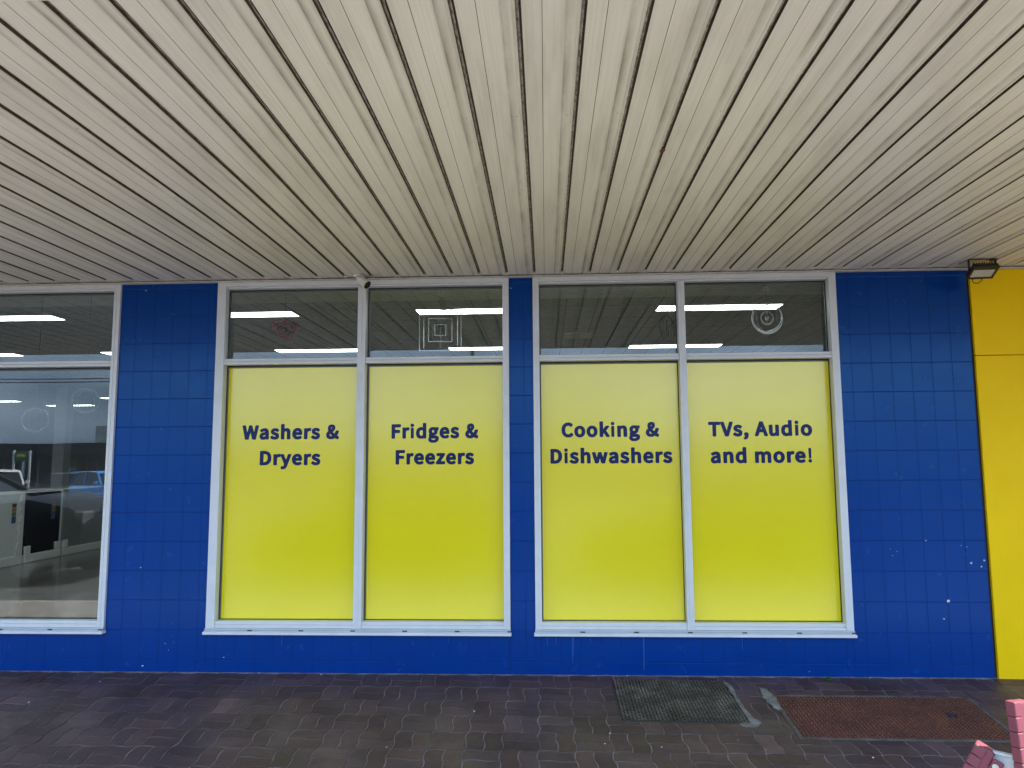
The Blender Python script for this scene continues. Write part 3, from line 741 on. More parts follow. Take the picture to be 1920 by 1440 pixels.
def cover_plate(poly, z, pitch, lx, ly, M_, name, parent, angle=35):
    """steel plate with raised lozenges"""
    m = MB()
    vs = [(x, y, gz(y) + z) for x, y in poly] + [(x, y, gz(y) + z - .012) for x, y in poly]
    m.add(vs, [(3, 2, 1, 0), (0, 1, 5, 4), (1, 2, 6, 5), (2, 3, 7, 6), (3, 0, 4, 7)])
    def pt(u, v):
        a = Vector(poly[0]).lerp(Vector(poly[1]), u)
        b2 = Vector(poly[3]).lerp(Vector(poly[2]), u)
        return a.lerp(b2, v)
    wx = (Vector(poly[1]) - Vector(poly[0])).length
    wy = (Vector(poly[3]) - Vector(poly[0])).length
    nu, nv = int(wx / pitch), int(wy / pitch)
    for i in range(nu):
        for j in range(nv):
            c = pt((i + .5 + rnd.uniform(-.03, .03)) / nu, (j + .5) / nv)
            ang = rad(angle if (i + j) % 2 == 0 else -angle)
            ca, sa = math.cos(ang), math.sin(ang)
            base, top = [], []
            for (ux, uy) in ((1, 0), (0, 1), (-1, 0), (0, -1)):
                for lst, f_, zz in ((base, 1, 0.0), (top, .7, .0045)):
                    dx, dy = ux * lx * f_, uy * ly * f_
                    x, y = c.x + dx * ca - dy * sa, c.y + dx * sa + dy * ca
                    lst.append((x, y, gz(y) + z + zz))
            m.add(base + top, [(4, 5, 6, 7)] + [(q, (q + 1) % 4, (q + 1) % 4 + 4, q + 4) for q in range(4)], 1)
    return m.build(name, M_, parent)

M_GPLATE = plate_mat('mossy_black_steel', [(0.30, (0.020, 0.016, 0.012)), (0.5, (0.036, 0.030, 0.023)), (0.62, (0.056, 0.048, 0.037)), (0.8, (0.088, 0.076, 0.058))], 0.75)
M_RPLATE = plate_mat('rusty_red_steel', [(0.25, (0.045, 0.022, 0.018)), (0.5, (0.075, 0.030, 0.023)), (0.72, (0.105, 0.043, 0.023)), (0.9, (0.13, 0.065, 0.03))], 0.75)
M_GWORN = plate_mat('worn_mossy_tread', [(0.30, (0.03, 0.03, 0.022)), (0.48, (0.075, 0.064, 0.050)), (0.62, (0.135, 0.12, 0.096)), (0.8, (0.19, 0.17, 0.135))], 0.7)
M_RWORN = plate_mat('worn_rusty_tread', [(0.25, (0.085, 0.036, 0.028)), (0.5, (0.14, 0.056, 0.042)), (0.72, (0.19, 0.078, 0.042)), (0.9, (0.22, 0.105, 0.05))], 0.7)
t = thing('pit_cover', 'dark mossy checker-plate pit cover set in the pavers, nearer the window', 'pit cover', (0.81, -0.42, gz(-0.42)))
ring_frame(P1, 0.009, 0.02, 0.0042).build('rim', M_DGREY, t)
cover_plate(P1, 0.0048, 0.021, .0105, .0044, [M_GPLATE, M_GWORN], 'plate', t, 30)
t = thing('pit_cover', 'long rusty red checker-plate pit cover edged with concrete', 'pit cover', (2.02, -0.65, gz(-0.65)))
ring_frame(P2, 0.030, 0.03, 0.0050).build('concrete_surround', mat('dirty_concrete', (0.10, 0.083, 0.080), .9, .2, var=.45, scale=11, bump=.5), t)
pl = cover_plate(P2, 0.0028, 0.023, .0115, .0044, [M_RPLATE, M_RWORN], 'plate', t, 38)
h = MB()
h.lathe([(0.030, 0.0), (0.034, 0.002), (0.026, 0.0025), (0.02, 0.001), (0.0, 0.001)], Matrix.Translation((2.41, -0.63, gz(-.63) + 0.0045)) @ Matrix.Rotation(math.atan(SLOPE), 4, 'X'), 16)
h.build('lifting_hole', M_BLACK, t)

# weed at the wall foot and specks of litter
M_WEED = mat('weed_green', (0.05, 0.13, 0.02), 0.6, 0.3, var=0.3)
wd = MB()
q = random.Random(3)
for i in range(16):
    a = q.uniform(0, 6.28)
    l = q.uniform(.018, .045)
    base = Vector((1.885 + q.uniform(-.022, .022), -0.075 + q.uniform(-.014, .014), gz(-.08)))
    d = Vector((math.cos(a), math.sin(a), q.uniform(.5, 1.3))).normalized()
    s = d.cross(Vector((0, 0, 1))).normalized() * l * .28
    n_ = s.cross(d).normalized() * .002
    mid, tip = base + d * l * .55, base + d * l + Vector((0, 0, -l * .25))
    wd.add([base, mid + s, tip, mid - s, mid + n_], [(0, 1, 4), (1, 2, 4), (2, 3, 4), (3, 0, 4)])
wd.build('weed', M_WEED, origin=(1.885, -.075, gz(-.08)))
tag(bpy.data.objects['weed'], 'small green weed sprouting at the foot of the blue wall', 'weed')
lt = MB()
q = random.Random(11)
spots = [(-2.05, -0.02), (-2.35, -.03), (0.31, -1.03), (0.62, -1.06), (0.35, -.9), (-.46, -.62), (-3.35, -.55), (-3.1, -.2), (-.9, -1.1), (1.1, -.5), (2.2, -.02), (0.55, -.02), (2.95, -.03), (1.72, -1.15), (-1.6, -.04)]
spots += [(q.uniform(-4, 3), -abs(q.gauss(0, .03)) - .008) for _ in range(26)] + [(q.uniform(-4, 2.5), q.uniform(-1.3, -.05)) for _ in range(26)]
for i, (x, y) in enumerate(spots):
    s = q.uniform(.004, .0085) if i < 15 else q.uniform(.0015, .004)
    a = q.uniform(0, 6.28)
    ring = [(x + s * q.uniform(.6, 1.2) * math.cos(a + k_ * 1.047), y + s * q.uniform(.6, 1.2) * math.sin(a + k_ * 1.047)) for k_ in range(6)]
    lt.add([(px, py, gz(py) + .0005) for px, py in ring] + [(x, y, gz(y) + .0005 + s * .5)], [(k_, (k_ + 1) % 6, 6) for k_ in range(6)])
tag(lt.build('litter', mat('pale_litter', (0.55, 0.53, 0.5), 0.8, 0.3, var=0.4, scale=60)), 'tiny pale scraps of grit and litter scattered over the pavers', 'litter', kind='stuff')
# ------------------------------------------------------------------ the shop front
shop = thing('shop_building', 'blue tiled shopfront with white framed windows and yellow window film', 'building', (0, 0, 0))
TZ0, TPZ, TPX = 0.081, 0.209, 0.1405
WTOP = 2.846

def tiles(m, x0, x1, z0, z1, xo):
    xs = [x0] + [xo + TPX * k for k in range(-60, 60) if x0 + .006 < xo + TPX * k < x1 - .006] + [x1]
    zs = [z0] + [TZ0 + TPZ * k for k in range(0, 16) if z0 + .006 < TZ0 + TPZ * k < z1 - .006] + [z1]
    for a, b in zip(xs, xs[1:]):
        for c, d in zip(zs, zs[1:]):
            g, s = 0.0011, 0.0036
            ax, az = rnd.gauss(0, .0012), rnd.gauss(0, .0016)
            cx, cz = (a + b) / 2, (c + d) / 2
            def P(x, z, y):
                return (x, y + (x - cx) * ax + (z - cz) * az, z)
            o = [(a + g, c + g), (b - g, c + g), (b - g, d - g), (a + g, d - g)]
            i_ = [(a + s, c + s), (b - s, c + s), (b - s, d - s), (a + s, d - s)]
            vs = [P(x, z, .0015) for x, z in o] + [P(x, z, 0.0) for x, z in i_]
            m.add(vs, [(4, 5, 6, 7)] + [(k, (k + 1) % 4, (k + 1) % 4 + 4, k + 4) for k in range(4)], 0)
    m.box(x0, x1, 0.0016, 0.2, z0, z1, 1)

wm = MB()
for (x0, x1, z0, z1, xo) in ((-6.6, -5.41, -.02, WTOP, -3.083), (-3.205, -2.455, -.02, WTOP, -3.083), (-.262, -.085, -.02, WTOP, -.153), (2.112, 3.045, -.02, WTOP, 2.2),
                             (-5.41, -3.205, -.02, .264, -3.083), (-2.455, -.262, -.02, .264, -3.083), (-.085, 2.112, -.02, .264, 2.2)):
    tiles(wm, x0, x1, z0, z1, xo)
# chipped paint and pale drip marks
q = random.Random(5)
for (x, z, s) in ((2.64, .917, .005), (2.44, .843, .004), (2.877, .883, .003), (2.916, .874, .004), (2.938, .764, .010), (3.026, .781, .009), (3.005, .74, .008), (2.763, .507, .013), (2.729, .387, .007), (2.407, .815, .003), (2.394, .861, .003),
                  (-2.96, .729, .006), (-2.913, .037, .009), (-2.726, .149, .004), (-2.752, .193, .004), (-2.32, .10, .005), (-3.02, 2.79, .006), (-.245, 2.76, .005), (1.8, .03, .004)):
    ring = [(x + s * q.uniform(.5, 1.15) * math.cos(k * .785), -.0012, z + s * .75 * q.uniform(.5, 1.15) * math.sin(k * .785)) for k in range(8)]
    wm.add(ring + [(x, -.0022, z)], [((k + 1) % 8, k, 8) for k in range(8)], 2)

for (x, za, zb, w_) in ((.172, .262, .075, .004), (.181, .25, .12, .003), (.669, .262, .03, .0055), (-.004, .262, .19, .003), (.058, .262, .20, .003), (.30, .262, .21, .002), (1.35, .262, .17, .003), (-1.9, .262, .18, .003), (-.7, .262, .2, .002)):
    n_ = 8
    L_ = [(x - w_ * (1 - .5 * i / n_) + q.uniform(-.001, .001), -.0009, za + (zb - za) * i / n_) for i in range(n_ + 1)]
    R_ = [(x + w_ * (1 - .5 * i / n_) + q.uniform(-.001, .001), -.0009, za + (zb - za) * i / n_) for i in range(n_ + 1)]
    wm.add(L_ + R_, [(i, i + 1, n_ + 2 + i, n_ + 1 + i) for i in range(n_)], 3)
wall = wm.build('wall', [M_BLUE, M_GROUT, mat('bare_chip', (0.6, 0.6, 0.6), .7, .3), mat('pale_drip', (0.015, 0.075, 0.30), .6, .2)], shop, 'blue glossy painted block wall between the windows')

um = MB()
um.box(-14, 9, 0.0, 0.25, 2.856, 5.2)
um.box(-14, -6.6, 0.0, 0.2, -.3, 2.846)
um.build('upper_wall', mat('rendered_upper_wall', (0.25, 0.27, 0.33), .7, .3, var=.15), shop)

# --- inside of the shop
M_INW = mat('shop_inside_wall', (0.34, 0.35, 0.37), .8, .2, var=.06)
im = MB()
im.box(-16.2, -16, .2, 17.2, 0, 3.3)
im.box(5.5, 5.7, .2, 17.2, 0, 3.3)
im.box(-16, 5.5, 17, 17.2, 0, 3.3)
im.box(-16.2, 5.7, .25, 17.2, 3.3, 3.5)
im.box(-16, 5.5, .07, .2, 2.853, 3.3)
im.box(3.045, 5.5, .02, .2, -.02, 2.85)
im.build('inner_wall', M_INW, shop)
fl = MB()
fl.add([(-16, .2, .05), (5.5, .2, .05), (5.5, 17, .05), (-16, 17, .05)], [(0, 1, 2, 3)])
struct(fl.build('shop_floor', mat('polished_grey_floor', (0.14, 0.135, 0.125), .18, .5, var=.2, scale=1.5)), 'polished grey floor inside the shop')
cl = MB()
cl.box(-16, 5.5, .07, 17, 3.0, 3.04)
struct(cl.build('shop_ceiling', ceiling_mat()), 'grey acoustic tile ceiling inside the shop')

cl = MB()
cl.box(-16, 5.5, .071, 1.42, 2.997, 3.0)  # pale board whose colour also holds the daylight near the windows
struct(cl.build('ceiling_margin', mat('pale_daylit_ceiling_board', (0.78, 0.83, 0.88), .9, .2, var=.22, scale=5, stretch=(2, 7, 1))), 'paler strip of ceiling board along the inside of the windows, with daylight in its colour')
# --- windows
def on_film(x, z, y=.058):
    k_ = (5.286 + y) / 5.286
    return x * k_, 1.488 + (z - 1.488) * k_

GL = GLYPHS['g']
ADV = GLYPHS['a']

def letters(lines, name, parent, label):
    """lines: (text, x_left, x_right, z_baseline) measured on the shop front"""
    mb = MB()
    for text, xl, xr, zb in lines:
        xl, zz = on_film(xl, zb)
        xr, _ = on_film(xr, zb)
        pen, spans = 0, []
        for chr_ in text:
            spans.append((chr_, pen))
            pen += ADV[chr_] + 26
        lo = min(min(p[0] for l in GL[c_] for p in l) + x for c_, x in spans if c_ in GL)
        hi = max(max(p[0] for l in GL[c_] for p in l) + x for c_, x in spans if c_ in GL)
        s = (xr - xl) / (hi - lo)
        sz = 0.1085 / 298.0
        for c_, x in spans:
            if c_ not in GL:
                continue
            cu = bpy.data.curves.new('glyph', 'CURVE')
            cu.dimensions = '2D'
            cu.fill_mode = 'FRONT'
            for lp in GL[c_]:
                sp = cu.splines.new('POLY')
                sp.points.add(len(lp) - 1)
                for i, (px, py) in enumerate(lp):
                    sp.points[i].co = (px * .001, py * .001, 0, 1)
                sp.use_cyclic_u = True
            ob = bpy.data.objects.new('glyph', cu)
            COL.objects.link(ob)
            me = bpy.data.meshes.new_from_object(ob.evaluated_get(bpy.context.evaluated_depsgraph_get()))
            vs = [(xl + ((v.co.x * 1000) + x - lo) * s, .0568, zz + (v.co.y * 1000 + 20) * sz) for v in me.vertices]
            mb.add(vs, [tuple(p.vertices) for p in me.polygons])
            bpy.data.objects.remove(ob)
            bpy.data.curves.remove(cu)
            bpy.data.meshes.remove(me)
    n = len(mb.v)
    # give the cut vinyl its thin edge
    mb.v += [(x, .0576, z) for x, y, z in mb.v[:n]]
    cnt = {}
    for f in mb.f:
        for a, b in zip(f, f[1:] + f[:1]):
            cnt[(a, b)] = cnt.get((a, b), 0) + 1
    for (a, b) in list(cnt):
        if (b, a) not in cnt:
            mb.f.append((b, a, a + n, b + n))
            mb.mi.append(0)
            mb.sm.append(False)
    return mb.build(name, M_NAVY, parent, label)

def window(x0, x1, jl, jr, mc, mw, label, film, texts=()):
    f = MB()
    F, IN, GK = 0, 1, 2
    ZB, ZT, Z1, Z2, ZH0, ZH1 = .308, .353, 2.212, 2.256, 2.791, 2.836
    yf, yb = -.020, .085
    # jambs, head, bottom rail, mullion, transoms
    f.rbox(x0, x0 + jl, yf, yb, .290, ZH1, .0025, F)
    f.rbox(x1 - jr, x1, yf, yb, .290, ZH1, .0025, F)
    f.rbox(x0 + jl * .62, x0 + jl + .004, yf - .004, yf + .02, .31, 2.79, .0015, F)
    f.rbox(x1 - jr - .004, x1 - jr * .62, yf - .004, yf + .02, .31, 2.79, .0015, F)
    f.rbox(x0 + jl, x1 - jr, yf - .001, yb, ZH0 + .012, ZH1, .002, F)
    f.rbox(x0 + jl, x1 - jr, yf + .014, yb - .004, ZH0, ZH0 + .0117, .002, F)
    m0, m1 = mc - mw / 2, mc + mw / 2
    f.rbox(m0, m1, yf - .003, yb, ZB, ZH0 - .0002, .0025, F)
    f.rbox(m0 + mw * .36, m1 - mw * .44, yf - .0065, yf, ZB + .01, ZH0 - .01, .001, F)
    for a, b in ((x0 + jl + .0002, m0 - .0002), (m1 + .0002, x1 - jr - .0002)):
        f.rbox(a, b, yf + .004, yb - .003, Z1, (Z1 + Z2) / 2 - .0008, .002, F)
        f.rbox(a, b, yf + .010, yb - .002, (Z1 + Z2) / 2 + .0008, Z2, .002, F)
        f.rbox(a, b, yf + .004, yb - .003, ZB, ZB + .022, .002, F)
        f.rbox(a, b, yf + .012, yb - .002, ZB + .0225, ZT, .002, F)
        # black gaskets round the panes, plus dark strips painting the reveal shade
        for c, d in ((ZT, Z1), (Z2, ZH0)):
            g = .0045
            f.box(a + .0002, a + g, .050, .0655, c + .0003, d - .0003, GK)
            f.box(a + .0002, a + .014, .052, .0585, c + .006, d - .019, IN)
            f.box(a + .0002, b - .0002, .051, .0580, d - .0185, d - .008, IN)
            f.box(b - g, b - .0002, .050, .0655, c + .0003, d - .0003, GK)
            f.box(a + g, b - g, .050, .0655, c + .0003, c + g, GK)
            f.box(a + g, b - g, .050, .0655, d - g * 1.6, d - .0003, GK)
    w = f.build('window', [M_FRAME, M_REVEALSHADE, M_GASKET], shop, label)
    s = MB()
    s.rbox(x0 - .010, x1 + .008, -.046, .02, .2655, .2845, .003, 2)
    s.rbox(x0 - .004, x1 + .003, -.032, .03, .2848, .2935, .001, 0)
    s.rbox(x0 - .002, x1 + .002, -.026, .03, .2938, .3078, .002, 0)
    xx = x0 + .33
    while xx < x1:
        s.box(xx - .017, xx + .017, -.0352, -.0335, .2905, .2985, 1)
        xx += .372
    s.build('sill', [mat('grey_sill', (0.46, 0.48, 0.52), .4, .4), M_BLACK, mat('white_sill_lip', (0.66, 0.68, 0.72), .35, .5)], w)
    for a, b in ((x0 + jl, m0), (m1, x1 - jr)):
        p = MB()
        p.box(a + .0015, b - .0015, .059, .065, Z2 + .001, ZH0 - .001)
        p.build('glass_pane', M_GLASS, w)
        p = MB()
        p.box(a + .0047, b - .0047, .058, .0655, ZT + .0047, Z1 - .0075)
        if film:
            p.build('window_film', M_FILM, w)
        else:
            p.build('glass_pane', M_GLASS, w)
    for lines, lab in texts:
        for ln in lines:
            letters([ln], 'lettering', w, 'navy lettering reading ' + ln[0])
    return w

window(-5.41, -3.205, .045, .043, -4.31, .06, 'clear unfilmed shop window at the left end showing appliances', False)
window(-2.455, -.262, .062, .042, -1.355, .060, 'window with yellow film lettered for washers and fridges', True,
       [([("Washers &", -2.238, -1.514, 1.6535), ("Dryers", -2.101, -1.649, 1.4645)], 'navy lettering reading Washers & Dryers'),
        ([("Fridges &", -1.126, -.489, 1.6525), ("Freezers", -1.094, -.520, 1.4645)], 'navy lettering reading Fridges & Freezers')])
window(-.085, 2.112, .042, .050, .999, .050, 'window with yellow film lettered for cooking and TVs', True,
       [([("Cooking &", .115, .817, 1.6535), ("Dishwashers", .033, .906, 1.4645)], 'navy lettering reading Cooking & Dishwashers'),
        ([("TVs, Audio", 1.167, 1.899, 1.6515), ("and more!", 1.177, 1.888, 1.461)], 'navy lettering reading TVs, Audio and more!')])

# --- yellow wall at the right
yw = thing('yellow_wall', 'smooth yellow painted wall panel to the right of the blue tiles', 'wall', (4.5, 0, 0))
m = MB()
m.rbox(3.060, 8.2, -.016, .2, -.03, 2.2115, .003)
m.build('wall_panel', M_YWALL, yw)
m = MB()
m.rbox(3.060, 8.2, -.0155, .2, 2.2165, 2.835, .002)
m.build('wall_panel', M_YWALL, yw)
m = MB()
m.box(3.0453, 3.0597, .004, .2, -.03, 2.835)
m.box(3.0605, 8.2, .003, .19, 2.2117, 2.2163)
m.build('shadow_joint', mat('dark_joint', (0.035, 0.022, 0.008), .8, .2), yw)

# ------------------------------------------------------------------ awning over the footpath
aw = thing('awning', 'cream ribbed metal awning ceiling running out from above the shopfront', 'awning', (0, -1.6, 2.85))
ZS, YO = 2.853, -3.331
sm = MB()
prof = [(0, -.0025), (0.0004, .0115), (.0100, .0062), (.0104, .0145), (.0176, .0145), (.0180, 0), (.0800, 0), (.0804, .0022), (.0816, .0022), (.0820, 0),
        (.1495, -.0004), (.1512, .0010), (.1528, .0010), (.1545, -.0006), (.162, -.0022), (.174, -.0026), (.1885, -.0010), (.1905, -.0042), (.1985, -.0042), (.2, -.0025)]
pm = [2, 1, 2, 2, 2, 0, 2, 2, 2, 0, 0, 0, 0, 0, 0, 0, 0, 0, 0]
ys = [-.0185, -.9, -1.8, -2.6, YO]
NX0, NX1 = -50, 46
for kx in range(NX0, NX1):
    bx = -.078 + .2 * kx
    jit = rnd.uniform(-.0012, .0012)
    vs = []
    for i, yy in enumerate(ys):
        for (u, w_) in prof:
            vs.append((bx + u, yy, ZS + w_ + (jit if .017 < u < .19 else 0)))
    n = len(prof)
    fs, mi = [], []
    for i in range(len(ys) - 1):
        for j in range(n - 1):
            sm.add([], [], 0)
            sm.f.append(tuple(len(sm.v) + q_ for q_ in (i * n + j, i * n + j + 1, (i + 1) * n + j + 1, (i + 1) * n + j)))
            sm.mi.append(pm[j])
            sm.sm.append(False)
    sm.v += vs
    # blobs of sealant where each rib meets the wall trim
    zb = ZS - .004
    sm.rbox(bx - .003, bx + .021, -.092, -.012, zb - .003, zb + .013, .004, 3)
    # fixing screws
    for yy in (-2.52, -1.735, -.95, -.30):
        sm.lathe([(.0048, 0), (.004, -.0022), (0, -.003)], Matrix.Translation((bx + .1765 + rnd.uniform(-.002, .002), yy + rnd.uniform(-.004, .004), ZS - .0024)), 8, 3)
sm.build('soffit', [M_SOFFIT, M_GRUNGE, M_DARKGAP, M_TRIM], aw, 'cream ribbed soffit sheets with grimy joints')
x0, x1 = -.078 + .2 * NX0, -.078 + .2 * NX1
m = MB()
m.rbox(x0, x1, -.050, -.0005, 2.8365, 2.8432, .0015)
m.build('wall_trim', M_TRIM, aw)
m = MB()
m.rbox(x0, x1, YO - .035, YO - .001, 2.847, 2.872, .004)
m.build('edge_trim', mat('pale_edge_trim', (0.66, 0.65, 0.6), .4, .5), aw)
m = MB()
m.rbox(x0, x1, YO - .075, YO - .0355, 2.85, 3.42, .004)
m.build('fascia', mat('white_fascia', (0.62, 0.62, 0.6), .5, .4, var=.1), aw)
m = MB()
m.box(x0, x1, YO - .034, -.001, 2.885, 2.97)
m.build('roof_sheet', mat('galvanised_roof', (0.35, 0.35, 0.35), .5, .5), aw)
# a brown wasp nest and cobwebs in the ribs
m = MB()
m.lathe([(.002, .012), (.012, .006), (.014, -.004), (.008, -.014), (0, -.018)], Matrix.Translation((.529, -2.167, 2.855)), 10)
m.build('insect_nest', mat('mud_nest', (0.16, 0.06, 0.03), .9, .2, var=.4, scale=80), origin=(.529, -2.167, 2.855))
tag(bpy.data.objects['insect_nest'], 'small brown mud nest stuck in a rib of the awning ceiling', 'insect nest')

# ------------------------------------------------------------------ security camera
t = thing('security_camera', 'white bullet security camera with black face fixed under the awning', 'security camera', (-1.363, -.11, 2.85))
m = MB()
m.lathe([(.038, 0), (.038, -.006), (.033, -.012), (.016, -.016), (.012, -.026), (0, -.026)], Matrix.Translation((-1.363, -.11, 2.8515)), 24)
m.build('mount', M_WPLAST, t)
m = MB()
dv = Vector((.76, -.26, -.60)).normalized()
lens = Vector((-1.280, -.175, 2.762))
back = lens - dv * .082
m.tube([(-1.363, -.11, 2.83), (-1.362, -.112, 2.815), tuple(back + dv * .018 + Vector((-.004, .004, .022)))], [.010, .011, .010], 10)
m.build('bracket_arm', M_WPLAST, t)
Mx = Matrix.Translation(back) @ dv.to_track_quat('Z', 'Y').to_matrix().to_4x4()
m = MB()
m.lathe([(0, -.004), (.020, -.003), (.030, .004), (.033, .014), (.033, .074), (.036, .075), (.036, .086), (.0322, .0865), (.0322, .0815)], Mx, 28, 0, False)
m.build('body', M_WPLAST, t)
m = MB()
m.lathe([(.0322, .086), (.0322, .0825), (.014, .0825), (.013, .0845), (.006, .0858), (0, .086)], Mx, 28)
m.build('lens_face', mat('black_lens', (0.006, 0.006, 0.007), .25, .5), t)
m = MB()
m.tube([tuple(back + Vector((-.004, .006, .012))), tuple(back + Vector((-.03, .03, .025))), (-1.40, -.06, 2.846)], .004, 6)
m.build('cable', M_WPLAST, t)

# ------------------------------------------------------------------ floodlight
t = thing('floodlight', 'black floodlight on a bracket under the awning above the yellow wall', 'floodlight', (3.02, -.24, 2.85))
fn = Vector((-.04, -.44, -.90)).normalized()
fx = Vector((1, -.09, .0))
fx = (fx - fn * fx.dot(fn)).normalized()
fz = fn.cross(fx)
if fz.y > 0:
    fz = -fz
FM = Matrix(((fx.x, -fn.x, fz.x, 3.022), (fx.y, -fn.y, fz.y, -.236), (fx.z, -fn.z, fz.z, 2.764), (0, 0, 0, 1)))
m = MB()
m.rbox(-.082, .082, -.004, .022, -.062, .062, .006, 0, FM)
for i in range(9):
    a = -.066 + i * .0165
    m.rbox(a - .003, a + .003, .022, .040, -.050, .054, .001, 0, FM)
m.build('housing', M_BLACK, t)
m = MB()
m.rbox(-.086, .086, -.010, -.0042, -.066, -.046, .002, 0, FM)
m.rbox(-.086, .086, -.010, -.0042, .030, .066, .002, 0, FM)
m.rbox(-.086, -.068, -.010, -.0042, -.0458, .0298, .002, 0, FM)
m.rbox(.068, .086, -.010, -.0042, -.0458, .0298, .002, 0, FM)
m.build('bezel', M_BLACK, t)
m = MB()
m.box(-.0679, .0679, -.0075, -.0045, -.0457, .0297, 0, FM)
for i in range(6):
    for j in range(3):
        m.box(-.055 + i * .02, -.045 + i * .02, -.0083, -.0076, -.035 + j * .022, -.025 + j * .022, 1, FM)
m.build('lens_glass', [mat('pale_lamp_glass', (0.5, 0.5, 0.46), .25, .5), mat('amber_chip', (0.5, 0.42, 0.2), .4, .5)], t)
m = MB()
m.box(2.925, 3.100, -.262, -.240, 2.8455, 2.8495)
m.box(2.9215, 2.9247, -.262, -.240, 2.765, 2.8495)
m.box(3.1003, 3.1035, -.262, -.240, 2.770, 2.8495)
m.rbox(3.070, 3.108, -.272, -.232, 2.835, 2.8452, .003)
m.build('bracket', M_BLACK, t)
m = MB()
cb = [FM @ Vector(p) for p in ((.03, .01, -.064), (.015, -.018, -.072), (-.01, -.036, -.078), (-.032, -.034, -.078), (-.045, -.02, -.074), (-.036, .008, -.066))]
m.tube(cb, .0032, 6)
m.build('cable', mat('brown_cable', (0.06, 0.02, 0.012), .5, .4), t)

# ------------------------------------------------------------------ ceiling lights inside
M_LAMP = emis('lamp_diffuser', (0.88, 1.0, 0.93), LAMP)
def ceil_light(x, y, label, group='fluorescent ceiling lights in the shop'):
    t = thing('ceiling_light', label, 'ceiling light', (x + .6, y + .14, 3.0), group)
    m = MB()
    m.box(x - .012, x + 1.212, y - .012, y + .0195, 2.990, 3.0)
    m.box(x - .012, x + 1.212, y + .2605, y + .292, 2.990, 3.0)
    m.box(x - .012, x - .0005, y + .0197, y + .2603, 2.990, 3.0)
    m.box(x + 1.2005, x + 1.212, y + .0197, y + .2603, 2.990, 3.0)
    m.build('frame', M_WHITE, t)
    m = MB()
    m.box(x, x + 1.2, y + .02, y + .26, 2.993, 3.001)
    m.build('diffuser', M_LAMP, t)
    return t
for x, y, lab in ((1.13, 1.78, 'lit ceiling light behind the steel ring spinner'), (-1.28, 1.78, 'lit ceiling light behind the square frame spinner'),
                  (-3.74, 1.78, 'lit ceiling light above the red butterfly spinner'), (-6.24, 1.78, 'nearest lit ceiling light in the transom of the clear left window'),
                  (1.13, 4.24, 'lit ceiling light low in the transom, under the steel ring spinner'), (-1.28, 4.24, 'lit ceiling light low in the transom, below the square frame spinner'),
                  (-3.64, 4.24, 'lit ceiling light low in the transom, below the butterfly spinner'), (-6.06, 4.24, 'second row lit ceiling light at the right of the clear left window'),
                  (-8.50, 4.24, 'second row lit ceiling light at the left edge of the photo'),
                  (-13.97, 11.6, 'distant lit ceiling light at the left edge of the lower left pane'), (-10.30, 11.0, 'distant lit ceiling light beside the right frame of the lower left pane'),
                  (-13.0, 13.0, 'most distant lit ceiling light, beside the white column')):
    ceil_light(x, y, lab)
t = thing('ceiling_vent', 'unlit cream ceiling vent in two panels seen left of the dark oval spinner', 'ceiling vent', (.41, 3.42, 3.0))
for a, b in ((.23, .40), (.42, .60)):
    m = MB()
    m.rbox(a, b, 3.28, 3.56, 2.975, 2.9995, .004)
    m.build('panel', mat('cream_vent', (0.88, 0.84, 0.68), .5, .4), t)

# ------------------------------------------------------------------ hanging spinners
M_STEEL = mat('spinner_steel', (0.52, 0.53, 0.53), .22, .5, metal=1.0, var=.05)
M_SDARK = mat('dark_spinner', (0.03, 0.031, 0.033), .35, .5, metal=.6)
M_RED = mat('red_spinner_paint', (0.22, 0.03, 0.052), .4, .5)
M_CLEAR = mat('smoky_clear_plastic', (0.07, 0.075, 0.09), .15, .6)
M_HOOK = mat('cream_hook', (0.62, 0.57, 0.42), .5, .4)
YS = .34

def hang(parent, x, y, z, hook=True, m_=None):
    m = MB()
    m.tube([(x, y, z), (x + .006, y, z + .025), (x - .002, y, z + .05), (x, y, 3.0)], .0011, 5)
    m.build('wire', m_ or M_SDARK, parent)
    if hook:
        m = MB()
        m.tube([(x - .020, y, 2.812), (x - .016, y, 2.792), (x, y, 2.778), (x + .016, y, 2.792), (x + .020, y, 2.812), (x, y, 2.818)], .0042, 6, closed=True)
        m.build('hook', M_HOOK, parent)

t = thing('wind_spinner', 'steel wind spinner of nested square frames hanging in the window', 'wind spinner', (-.82, YS, 2.515), 'wind spinners hung in the transoms')
for hs, rot, wd_ in ((.166, 6, .0045), (.158, -24, .0035), (.094, 8, .0055), (.084, -34, .0035), (.046, 12, .006), (.037, -40, .003)):
    m = MB()
    Rm = Matrix.Translation((-.82, YS, 2.515)) @ Matrix.Rotation(rad(rot), 4, 'Z')
    th = .0022
    m.box(-hs, -hs + wd_, -th, th, -hs, hs, 0, Rm)
    m.box(hs - wd_, hs, -th, th, -hs, hs, 0, Rm)
    m.box(-hs + wd_, hs - wd_, -th, th, -hs, -hs + wd_, 0, Rm)
    m.box(-hs + wd_, hs - wd_, -th, th, hs - wd_, hs, 0, Rm)
    m.build('square_frame', M_STEEL, t)
m = MB()
m.tube([(-.82, YS, 2.667), (-.82, YS, 2.363)], .0012, 5)
m.build('spindle', M_STEEL, t)
hang(t, -.82, YS, 2.667)

